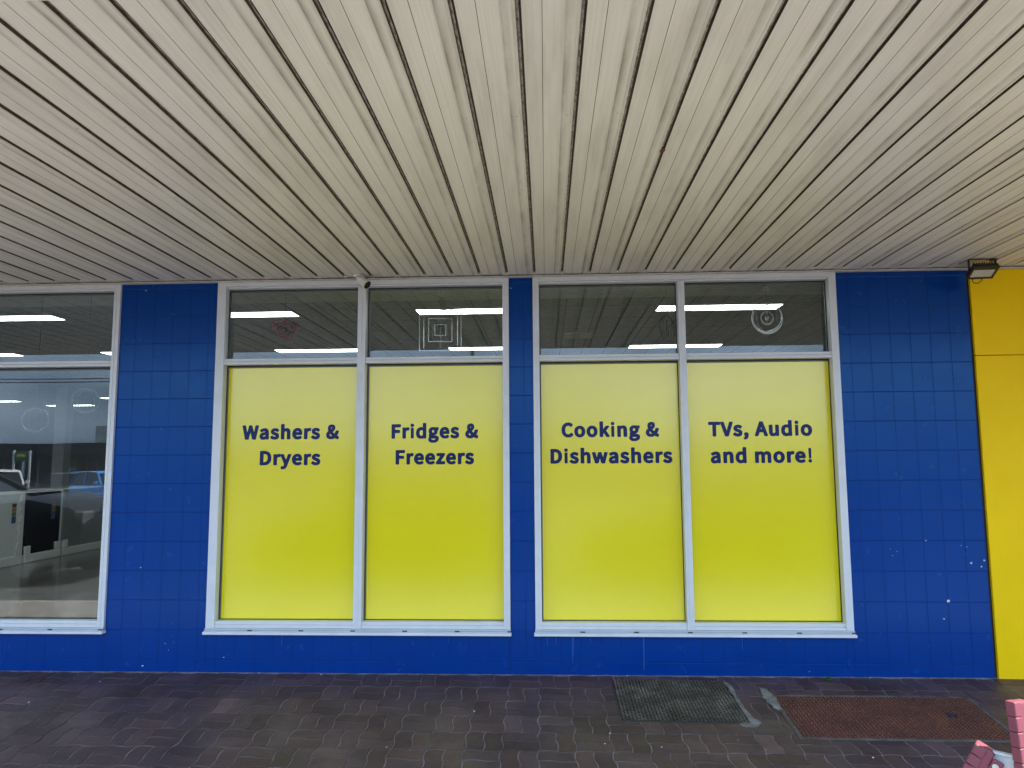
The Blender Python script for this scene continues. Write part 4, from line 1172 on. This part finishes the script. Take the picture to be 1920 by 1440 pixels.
def crescent(m, R_, r_, ox, oz, M_, th=.002, n=40):
    vs = []
    for s in (-th, th):
        for rr, dx, dz in ((R_, 0, 0), (r_, ox, oz)):
            for k in range(n):
                a = 2 * math.pi * k / n
                vs.append(M_ @ Vector((dx + rr * math.cos(a), s, dz + rr * math.sin(a))))
    fs = []
    for k in range(n):
        k2 = (k + 1) % n
        fs += [(k, k2, n + k2, n + k), (2 * n + k2, 2 * n + k, 3 * n + k, 3 * n + k2), (k2, k, 2 * n + k, 2 * n + k2), (n + k, n + k2, 3 * n + k2, 3 * n + k)]
    m.add(vs, fs)

def ring_spinner(x, z, specs, label, m_, hook=True):
    t = thing('wind_spinner', label, 'wind spinner', (x, YS, z), 'wind spinners hung in the transoms')
    R0 = specs[0][0]
    for (R_, r_, ox, oz, rot) in specs:
        m = MB()
        crescent(m, R_, r_, ox, oz, Matrix.Translation((x, YS, z)) @ Matrix.Rotation(rad(rot), 4, 'Z'))
        m.build('ring', m_, t)
    m = MB()
    m.tube([(x, YS, z + R0), (x, YS, z - R0 + .003)], .0009, 5)
    m.build('spindle', m_, t)
    hang(t, x, YS, z + R0, hook)
    return t

ring_spinner(1.72, 2.572, [(.124, .114, .003, .006, 4), (.108, .100, .002, .004, -22), (.104, .098, 0, .003, 28), (.054, .046, .002, .004, 10), (.050, .045, 0, .002, -34), (.046, .042, 0, .002, 60), (.03, .026, 0, 0, 75)],
             'steel wind spinner of nested rings at the right end of the transoms', M_STEEL)
ring_spinner(.955, 2.503, [(.104, .099, 0, 0, 52), (.101, .096, 0, 0, 44), (.098, .094, 0, 0, 60), (.094, .090, 0, 0, 75), (.07, .066, 0, 0, 86)],
             'dark oval wind spinner half hidden by the middle mullion', M_SDARK, False)
ring_spinner(-4.07, 1.835, [(.098, .094, 0, 0, 20), (.093, .090, 0, 0, -25), (.088, .086, 0, 0, 50)], 'clear round wind spinner, the lower one in the clear left window', M_CLEAR, False)
ring_spinner(-3.665, 1.985, [(.098, .094, 0, 0, 35), (.093, .090, 0, 0, -20), (.088, .086, 0, 0, 60)], 'clear round wind spinner, the higher one beside the left window frame', M_CLEAR, False)

def catmull(P, n=5):
    out = []
    k = len(P)
    for i in range(k):
        p0, p1, p2, p3 = [Vector(P[(i + d) % k]) for d in (-1, 0, 1, 2)]
        for s in range(n):
            u = s / n
            out.append(.5 * ((2 * p1) + (p2 - p0) * u + (2 * p0 - 5 * p1 + 4 * p2 - p3) * u * u + (3 * p1 - p0 - 3 * p2 + p3) * u ** 3))
    return out
half = [(.012, .078), (.040, .062), (.066, .068), (.097, .052), (.119, .024), (.109, -.002), (.080, -.016), (.063, -.033), (.060, -.052), (.046, -.073), (.022, -.083)]
outl = catmull(half + [(-x, z) for x, z in reversed(half)], 4)
t = thing('wind_spinner', 'red butterfly shaped wind spinner hanging in the transom', 'wind spinner', (-2.062, YS, 2.537), 'wind spinners hung in the transoms')
for i, (sa, sb, rot, mm) in enumerate(((1.0, .86, 8, M_RED), (.85, .76, -6, M_SDARK), (.75, .63, 12, M_RED), (.62, .46, -10, M_SDARK), (.45, .35, 6, M_RED), (.33, .2, -14, M_SDARK))):
    m = MB()
    Mx = Matrix.Translation((-2.062, YS, 2.537)) @ Matrix.Rotation(rad(rot), 4, 'Z')
    n = len(outl)
    vs = []
    for y_ in (-.0018, .0018):
        for s in (sa, sb):
            vs += [Mx @ Vector((p.x * s, y_, p.y * s)) for p in outl]
    fs = []
    for k in range(n):
        k2 = (k + 1) % n
        fs += [(k, n + k, n + k2, k2), (2 * n + k, 2 * n + k2, 3 * n + k2, 3 * n + k), (k, k2, 2 * n + k2, 2 * n + k), (n + k, 3 * n + k, 3 * n + k2, n + k2)]
    m.add(vs, fs)
    m.build('wing_band', mm, t)
m = MB()
m.lathe([(0, .019), (.012, .016), (.019, .004), (.018, -.008), (.010, -.018), (0, -.02)], Matrix.Translation((-2.064, YS - .01, 2.535)), 16)
m.build('glass_ball', mat('blue_glass_ball', (0.03, 0.06, 0.075), .08, .6), t)
hang(t, -2.062, YS, 2.612, False)

# ------------------------------------------------------------------ appliances and column inside the left window
M_FOAM = mat('white_packing_foam', (0.72, 0.73, 0.72), .8, .3, var=.05)
M_STEELF = mat('grey_steel_front', (0.30, 0.31, 0.31), .35, .5, metal=.3, var=.06)
def appliance(y0, y1, h, front, label, zig=False, sticker=True, grp='boxed up appliances in a row'):
    x1 = -7.6
    t = thing('dishwasher', label, 'appliance', (x1 - .3, (y0 + y1) / 2, .05), grp)
    m = MB()
    m.rbox(x1 - .62, x1 - .03, y0, y1, .09, .05 + h, .012)
    m.build('body', M_WHITE, t)
    m = MB()
    m.rbox(x1 - .0295, x1, y0 + .012, y1 - .012, .12, .04 + h, .006)
    m.build('front_panel', front, t)
    m = MB()
    m.rbox(x1 - .64, x1 + .03, y0 - .006, y1 + .006, .05, .17, .012)
    for a, b in ((y0 - .006, y0 + .12), (y1 - .12, y1 + .006)):
        m.rbox(x1 - .005, x1 + .028, a, b, .1705, .29, .012)
    m.build('foam_base', M_FOAM, t)
    if zig:
        m = MB()
        for i in range(14):
            z = .16 + i * .062
            m.rbox(x1 - .02, x1 + .022, y1 - .09 + (.028 if i % 2 else 0), y1 + .004, z, z + .0615, .004)
        m.build('foam_strip', M_FOAM, t)
    if sticker:
        m = MB()
        a = y1 - .22
        m.box(x1 + .0005, x1 + .0022, a, a + .085, .64, .74, 0)
        m.box(x1 + .0005, x1 + .0022, a, a + .085, .745, .80, 1)
        m.box(x1 + .0005, x1 + .0022, a, a + .085, .805, .86, 2)
        m.box(x1 + .0005, x1 + .0022, a, a + .085, .865, .92, 3)
        m.build('energy_sticker', [mat('sticker_blue', (0.05, 0.11, 0.25), .4), mat('sticker_green', (0.2, 0.2, 0.08), .4), mat('sticker_yellow', (0.35, 0.22, 0.08), .4), mat('sticker_dark', (0.16, 0.04, 0.02), .4)], t)
    return t
appliance(4.10, 5.08, 1.02, M_WHITE, 'white appliance with zigzag foam corner strip at the left edge', True)
appliance(5.14, 5.92, 1.02, mat('black_glass_front', (0.008, 0.008, 0.009), .15, .5), 'appliance with black front standing in white packing foam')
appliance(5.98, 7.14, 1.04, M_STEELF, 'grey fronted appliance in packing foam to the right of the black one')
appliance(7.20, 8.2, 1.04, M_STEELF, 'grey fronted appliance at the far end of the row, beside the window frame')
t = thing('column', 'white column standing inside the shop behind the appliances', 'column', (-9.55, 8.7, .05))
m = MB()
m.rbox(-9.66, -9.43, 8.6, 8.82, .05, 2.99, .006)
m.build('shaft', mat('white_column_paint', (.75, .76, .77), .5, .4), t)
m = MB()
m.rbox(-9.68, -9.41, 8.58, 8.84, .05, .17, .006)
m.build('skirting', M_DGREY, t)
# ------------------------------------------------------------------ pink ribbed guard in the sun (lower right)
M_PINK = mat('pink_plastic', (0.155, 0.042, 0.056), .5, .25, var=.05, scale=12)
M_WPANEL = mat('white_panel_paint', (0.42, 0.42, 0.42), .35, .5, var=.05)
O = Vector((1.268, -3.0, .650))
U, Nn = Vector((.8, -.6, 0)), Vector((-.6, -.8, 0))
GMx = Matrix(((U.x, -Nn.x, 0, O.x), (U.y, -Nn.y, 0, O.y), (0, 0, 1, O.z), (0, 0, 0, 1)))   # local x along the panel, -y outward, z up
t = thing('padded_panel', 'pink ribbed guards bolted to a white panel, sunlit at the lower right corner', 'panel', (1.3, -3.0, gz(-3.0)))
zg = gz(-3.0) - O.z
m = MB()
m.rbox(.015, .085, .010, .018, zg + .02, -.018, .002, 0, GMx)
m.rbox(-.03, .0148, .010, .018, zg + .02, -.045, .002, 0, GMx)
m.build('white_panel', M_WPANEL, t)
m = MB()
m.rbox(.016, .084, .004, .022, -.0175, -.0105, .002, 0, GMx)
m.build('top_rail', M_WPANEL, t)
# slanted ribbed arm
SM = GMx @ Matrix.Rotation(rad(26), 4, 'Y')
m = MB()
m.rbox(-.004, .032, -.006, .030, -.20, .000, .006, 0, SM)
for i in range(6):
    m.rbox(-.020, .014, -.010, .034, -.0335 - i * .034, -.001 - i * .034, .006, 0, SM, 3)
arm = m.build('ribbed_guard', M_PINK, t)
m = MB()
m.rbox(.0325, .062, -.008, .003, -.052, -.012, .005, 0, SM)
m.build('bolt_tab', M_PINK, t)
m = MB()
Bm = SM @ Matrix.Translation((.046, -.0085, -.031)) @ Matrix.Rotation(rad(90), 4, 'X')
m.lathe([(.0085, 0), (.0085, .002), (.0045, .0022), (.0045, .0032), (0, .0034)], Bm, 18)
m.build('bolt', mat('bolt_zinc', (.55, .55, .5), .35, .5, metal=.5), t)
m = MB()
m.rbox(-.112, -.080, -.004, .028, zg + .01, -.172, .005, 0, GMx)
m.build('leg', M_PINK, t)
# upright ribbed guard
AM = GMx @ Matrix.Translation((.0665, -.008, .145)) @ Matrix.Rotation(rad(-33), 4, 'Z') @ Matrix.Rotation(rad(-4), 4, 'Y')
h_ = .145 - zg
m = MB()
m.rbox(-.002, .026, .010, .052, -h_ + .04, .000, .006, 0, AM)
for i in range(20):
    m.rbox(-.004, .0262, -.004, .022, -.0412 - i * .0412, -.0003 - i * .0412, .004, 0, AM, 3)
m.build('ribbed_guard', M_PINK, t)
m = MB()
m.rbox(.000, .150, -.003, .004, -h_ + .10, -.026, .002, 0, AM @ Matrix.Translation((.0265, .046, 0)) @ Matrix.Rotation(rad(50), 4, 'Z'))
m.rbox(.000, .150, -.007, .008, -.0255, -.0195, .002, 0, AM @ Matrix.Translation((.0265, .046, 0)) @ Matrix.Rotation(rad(50), 4, 'Z'))
m.build('white_panel', M_WPANEL, t)

# ------------------------------------------------------------------ the street that the windows mirror
def wheel(parent, x, y, z, r, w, sx):
    Mx = Matrix.Translation((x, y, z)) @ Matrix.Rotation(rad(90), 4, 'X')
    m = MB()
    m.lathe([(r * .62, -w / 2), (r * .92, -w / 2), (r, -w * .36), (r, w * .36), (r * .92, w / 2), (r * .62, w / 2)], Mx, 28, 0, False)
    tyre = m.build('wheel', M_TYRE, parent)
    m = MB()
    m.lathe([(0, -w * .40), (r * .12, -w * .40), (r * .14, -w * .30), (r * .56, -w * .30), (r * .62, -w * .48), (r * .66, -w * .48), (r * .66, w * .48), (r * .62, w * .48), (r * .56, w * .30), (r * .14, w * .30), (r * .12, w * .40), (0, w * .40)], Mx, 28)
    for s in (-1, 1):
        for k_ in range(6):
            m.box(-r * .05, r * .05, r * .1, r * .58, s * w * .30, s * w * .42, 0, Mx @ Matrix.Rotation(k_ * math.pi / 3, 4, 'Z'))
    m.build('rim', M_RIM, tyre)
M_TYRE = mat('tyre_rubber', (0.02, 0.02, 0.02), .85, .2)
M_RIM = mat('alloy_rim', (0.45, 0.45, 0.46), .3, .5, metal=.8)
M_CGLASS = mat('car_glass', (0.012, 0.014, 0.016), .06, .6)
M_TAIL = mat('tail_lamp', (0.35, 0.015, 0.012), .2, .5)
M_HEAD = mat('head_lamp', (0.16, 0.165, 0.17), .15, .6)

def car(label, loc, rz, paint, Lc, Wc, Hc, belt, bonnet, spoiler=False, group='cars parked across the road', hood=1.35):
    """nose towards local +X; loc is on the road under its middle"""
    x0, y0, z0 = loc
    t = thing('parked_car', label, 'car', (0, 0, 0), group)
    hw, l2 = Wc / 2, Lc / 2
    # stations from tail to nose: (x, z_bottom, z_top, half width)
    st = [(-l2, .42, belt * .80, hw * .80), (-l2 + .06, .30, belt * .97, hw * .92), (-l2 + .35, .24, belt, hw * .99), (-.2, .22, belt, hw), (l2 - 1.45, .22, belt * .985, hw), (l2 - .9, .22, bonnet, hw * .99), (l2 - .25, .24, bonnet * .90, hw * .93), (l2 - .05, .30, bonnet * .80, hw * .84), (l2, .40, bonnet * .62, hw * .74)]
    vs, fs = [], []
    sec = [(-1, .12), (-1.0, .55), (-.97, .80), (-.90, .95), (-.70, 1.0), (0, 1.02), (.70, 1.0), (.90, .95), (.97, .80), (1.0, .55), (1, .12), (.8, 0), (-.8, 0)]
    for (x, zb, zt, w) in st:
        for (a, b) in sec:
            vs.append((x, a * w, zb + (zt - zb) * b))
    n = len(sec)
    for i in range(len(st) - 1):
        for k_ in range(n):
            k2 = (k_ + 1) % n
            fs.append((i * n + k_, (i + 1) * n + k_, (i + 1) * n + k2, i * n + k2))
    fs += [tuple(range(n)), tuple((len(st) - 1) * n + k_ for k_ in range(n - 1, -1, -1))]
    m = MB()
    m.add(vs, fs, 0, True)
    body = m.build('body', paint, t)
    ga, gb, gc, gd = -l2 + .30, -l2 + .75, l2 - hood - .7, l2 - hood      # tail foot, roof back, roof front, screen foot
    if spoiler:
        ga, gb = -l2 + .18, -l2 + .55
    wb, wt = hw * .93, hw * .74
    zr = Hc - .06
    m = MB()
    m.add([(ga, -wb, belt - .03), (gd, -wb, belt - .03), (gd, wb, belt - .03), (ga, wb, belt - .03), (gb, -wt, zr), (gc, -wt, zr), (gc, wt, zr), (gb, wt, zr)],
          [(0, 1, 5, 4), (1, 2, 6, 5), (2, 3, 7, 6), (3, 0, 4, 7), (4, 5, 6, 7)], 0)
    m.build('window', M_CGLASS, t)
    m = MB()
    rv = []
    for (x, dz) in ((gb - .10, -.035), (gb + .1, .045), ((gb + gc) / 2, .07), (gc - .1, .045), (gc + .10, -.03)):
        for (a, b) in ((-1.0, -.03), (-.9, .0), (0, .02), (.9, 0), (1.0, -.03)):
            rv.append((x, a * wt * 1.02, zr + dz + b))
    rf = []
    for i in range(4):
        for k_ in range(4):
            rf.append((i * 5 + k_, (i + 1) * 5 + k_, (i + 1) * 5 + k_ + 1, i * 5 + k_ + 1))
    m.add(rv, rf, 0, True)
    for s in (-1, 1):
        for (xa, xb) in ((ga, gb), (gd, gc), ((ga + gd) / 2 - .1, (gb + gc) / 2 - .1)):
            m.tube([(xa, s * wb * 1.005, belt - .02), (xb, s * wt * 1.01, zr + .01)], .045, 6)
    if spoiler:
        m.rbox(-l2 - .02, -l2 + .45, -wt, wt, zr + .0, zr + .04, .015)
    m.build('roof', paint, t)
    for s in (-1, 1):
        for xx in (-l2 + .82, l2 - .86):
            wheel(t, xx, s * (hw - .10), .33, .33, .22, s)
        m = MB()
        m.rbox(-l2 - .012, -l2 + .12, s * hw * .72 - .14, s * hw * .72 + .14, belt * .74, belt * .90, .02)
        m.build('tail_light', M_TAIL, t)
        m = MB()
        m.rbox(l2 - .22, l2 - .03, s * hw * .66 - .16, s * hw * .66 + .16, bonnet * .66, bonnet * .82, .03)
        m.build('headlight', M_HEAD, t)
        m = MB()
        m.rbox(gd - .28, gd - .12, s * (hw + .09) - .09, s * (hw + .09) + .09, belt, belt + .14, .03)
        m.build('side_mirror', paint, t)
    t.location = (x0, y0, z0)
    t.rotation_euler = (0, 0, rad(rz))
    return t

def cpaint(name, c):
    return mat(name, c, .3, .5, coat=.8, var=.02)
car('white four wheel drive parked across the road, mirrored in the left window', (-23.9, -25.6, ZR), 52, cpaint('white_car_paint', (.85, .85, .85)), 4.6, 1.85, 1.68, 1.08, 1.02)
car('bright blue hatchback with roof spoiler, mirrored in the left window', (-19.9, -27.3, ZR), 32, cpaint('blue_car_paint', (.02, .32, .85)), 4.4, 1.8, 1.58, 1.02, .95, True)
car('black sedan parked behind the white car, mirrored in the left window', (-23.4, -31.0, ZR), 0, cpaint('black_car_paint', (.012, .012, .014)), 4.5, 1.8, 1.46, .98, .9)
car('dark grey car parked at the kerb behind the photographer', (-9.95, -7.1, ZR), 0, mat('grey_car_paint', (.02, .022, .025), .35, .4), 4.8, 1.9, 1.8, 1.36, 1.42, False, None, 2.0)
car('charcoal wagon added behind the photographer to darken reflections in the middle windows', (-2.9, -7.9, ZR), 180, cpaint('charcoal_car_paint', (.02, .021, .023)), 4.7, 1.9, 1.78, 1.2, 1.12, False, None)  # car added out of view to darken the film reflections and cut road bounce
car('dark blue wagon added behind the photographer to darken reflections in the right windows', (2.9, -7.9, ZR), 180, cpaint('navy_car_paint', (.010, .014, .03)), 4.7, 1.9, 1.75, 1.18, 1.1, False, None)  # second added car out of view, blocking bounce towards the right windows
car('silver car parked further along the far row', (-6.0, -27.0, ZR), 180, cpaint('silver_car_paint', (.4, .41, .42)), 4.4, 1.8, 1.5, 1.0, .92)
car('red car parked near the right end of the far row', (5.5, -27.5, ZR), 0, cpaint('red_car_paint', (.35, .02, .02)), 4.3, 1.78, 1.5, 1.0, .92)

# row of shops across the car park
YB = -60.0
t = thing('shop_row', 'long low row of grey shops across the car park, mirrored in the windows', 'building', (-10, YB, ZR))
M_OW = mat('pale_render', (.30, .29, .27), .8, .3, var=.15, scale=.4)
m = MB()
m.box(-80, 45, YB - 12, YB, ZR - .1, 3.1)
m.build('wall', M_OW, t)
m = MB()
m.rbox(-80.2, 45.2, YB + .3, YB + 3.2, 2.25, 3.25, .02)
m.build('fascia', mat('charcoal_fascia', (.055, .056, .06), .6, .3, var=.1, scale=.5), t)
m = MB()
m.box(-80, 45, YB - 12, YB + .25, 3.15, 3.22)
m.build('roof', mat('grey_roof', (.2, .2, .2), .6, .4), t)
M_OG = mat('shop_glass', (.02, .022, .025), .1, .5)
q = random.Random(21)
x = -79.0
while x < 43:
    w = q.uniform(2.2, 4.8)
    m = MB()
    m.box(x, x + w, YB + .01, YB + .05, ZR + .35, 1.9)
    for s in range(1, 3):
        m.box(x + w * s / 3 - .04, x + w * s / 3 + .04, YB + .055, YB + .08, ZR + .35, 1.9, 1)
    m.build('window', [M_OG, M_WHITE], t)
    x += w + q.uniform(.5, 1.9)
for xx in (-70, -58, -46, -34, -22, -10, 2, 14, 26, 38):
    m = MB()
    m.rbox(xx - .1, xx + .1, YB + 2.9, YB + 3.1, ZR, 2.249, .02)
    m.build('post', M_WHITE, t)
t = thing('air_conditioner', 'boxy air conditioning unit on the roof across the car park', 'air conditioner', (-41.2, YB - 2, 3.22))
m = MB()
m.rbox(-42.4, -40.6, YB - 2.6, YB - 1.4, 3.35, 5.0, .05)
m.rbox(-43.6, -39.9, YB - 2.7, YB - 1.3, 3.22, 3.349, .02)
m.build('casing', mat('green_grey_casing', (.42, .48, .46), .5, .4), t)
m = MB()
m.rbox(-40.59, -39.9, YB - 2.5, YB - 1.5, 3.4, 4.95, .04)
m.build('fan_box', M_WHITE, t)
# sign on two posts
t = thing('shop_sign', 'green sign with a yellow band on two white posts across the road', 'sign', (-26.2, -30, ZR))
Ys = -30.5
m = MB()
m.rbox(-26.86, -26.2, Ys, Ys + .12, 1.62, 2.1, .02)
m.build('board', mat('green_board', (.03, .16, .11), .4, .5), t)
m = MB()
m.rbox(-26.76, -26.3, Ys + .121, Ys + .13, 1.82, 1.98, .004)
m.build('band', mat('yellow_band', (.62, .55, .04), .4, .5), t)
for xx in (-26.95, -26.11):
    m = MB()
    m.rbox(xx - .04, xx + .04, Ys, Ys + .1, ZR, 2.15, .01)
    m.build('post', M_WHITE, t)
# light pole and overhead wires
M_POLE = mat('timber_pole', (.16, .13, .10), .9, .2, var=.3)
pol = []
for xx in (-62.0, -5.0, 46.0):
    t = thing('power_pole', {-62.0: 'timber power pole beyond the left end of the car park', -5.0: 'timber power pole in the middle of the far kerb', 46.0: 'timber power pole beyond the right end of the car park'}[xx], 'power pole', (xx, -44, ZR), 'power poles along the car park')
    m = MB()
    m.tube([(xx, -44, ZR), (xx, -44, 4.5), (xx, -44, 9.4)], [.16, .14, .11], 12)
    m.build('pole', M_POLE, t)
    m = MB()
    m.rbox(xx - .06, xx + .06, -45.1, -42.9, 7.45, 7.58, .01)
    m.build('crossarm', M_POLE, t)
for yy, lab in ((-44.95, 'sagging black power line, the further of two over the car park'), (-43.05, 'sagging black power line, the nearer of two over the car park')):
    m = MB()
    pts = []
    for a, b in ((-62.0, -5.0), (-5.0, 46.0)):
        for i in range(16):
            u = i / 16
            pts.append((a + (b - a) * u, yy, 7.6 - 4 * .55 * u * (1 - u) + (.45 if yy < -44 else 0)))
    pts.append((46.0, yy, 7.6 + (.45 if yy < -44 else 0)))
    m.tube(pts, .035, 5)
    tag(m.build('power_line', M_BLACK), lab, 'power line', 'power lines over the car park')
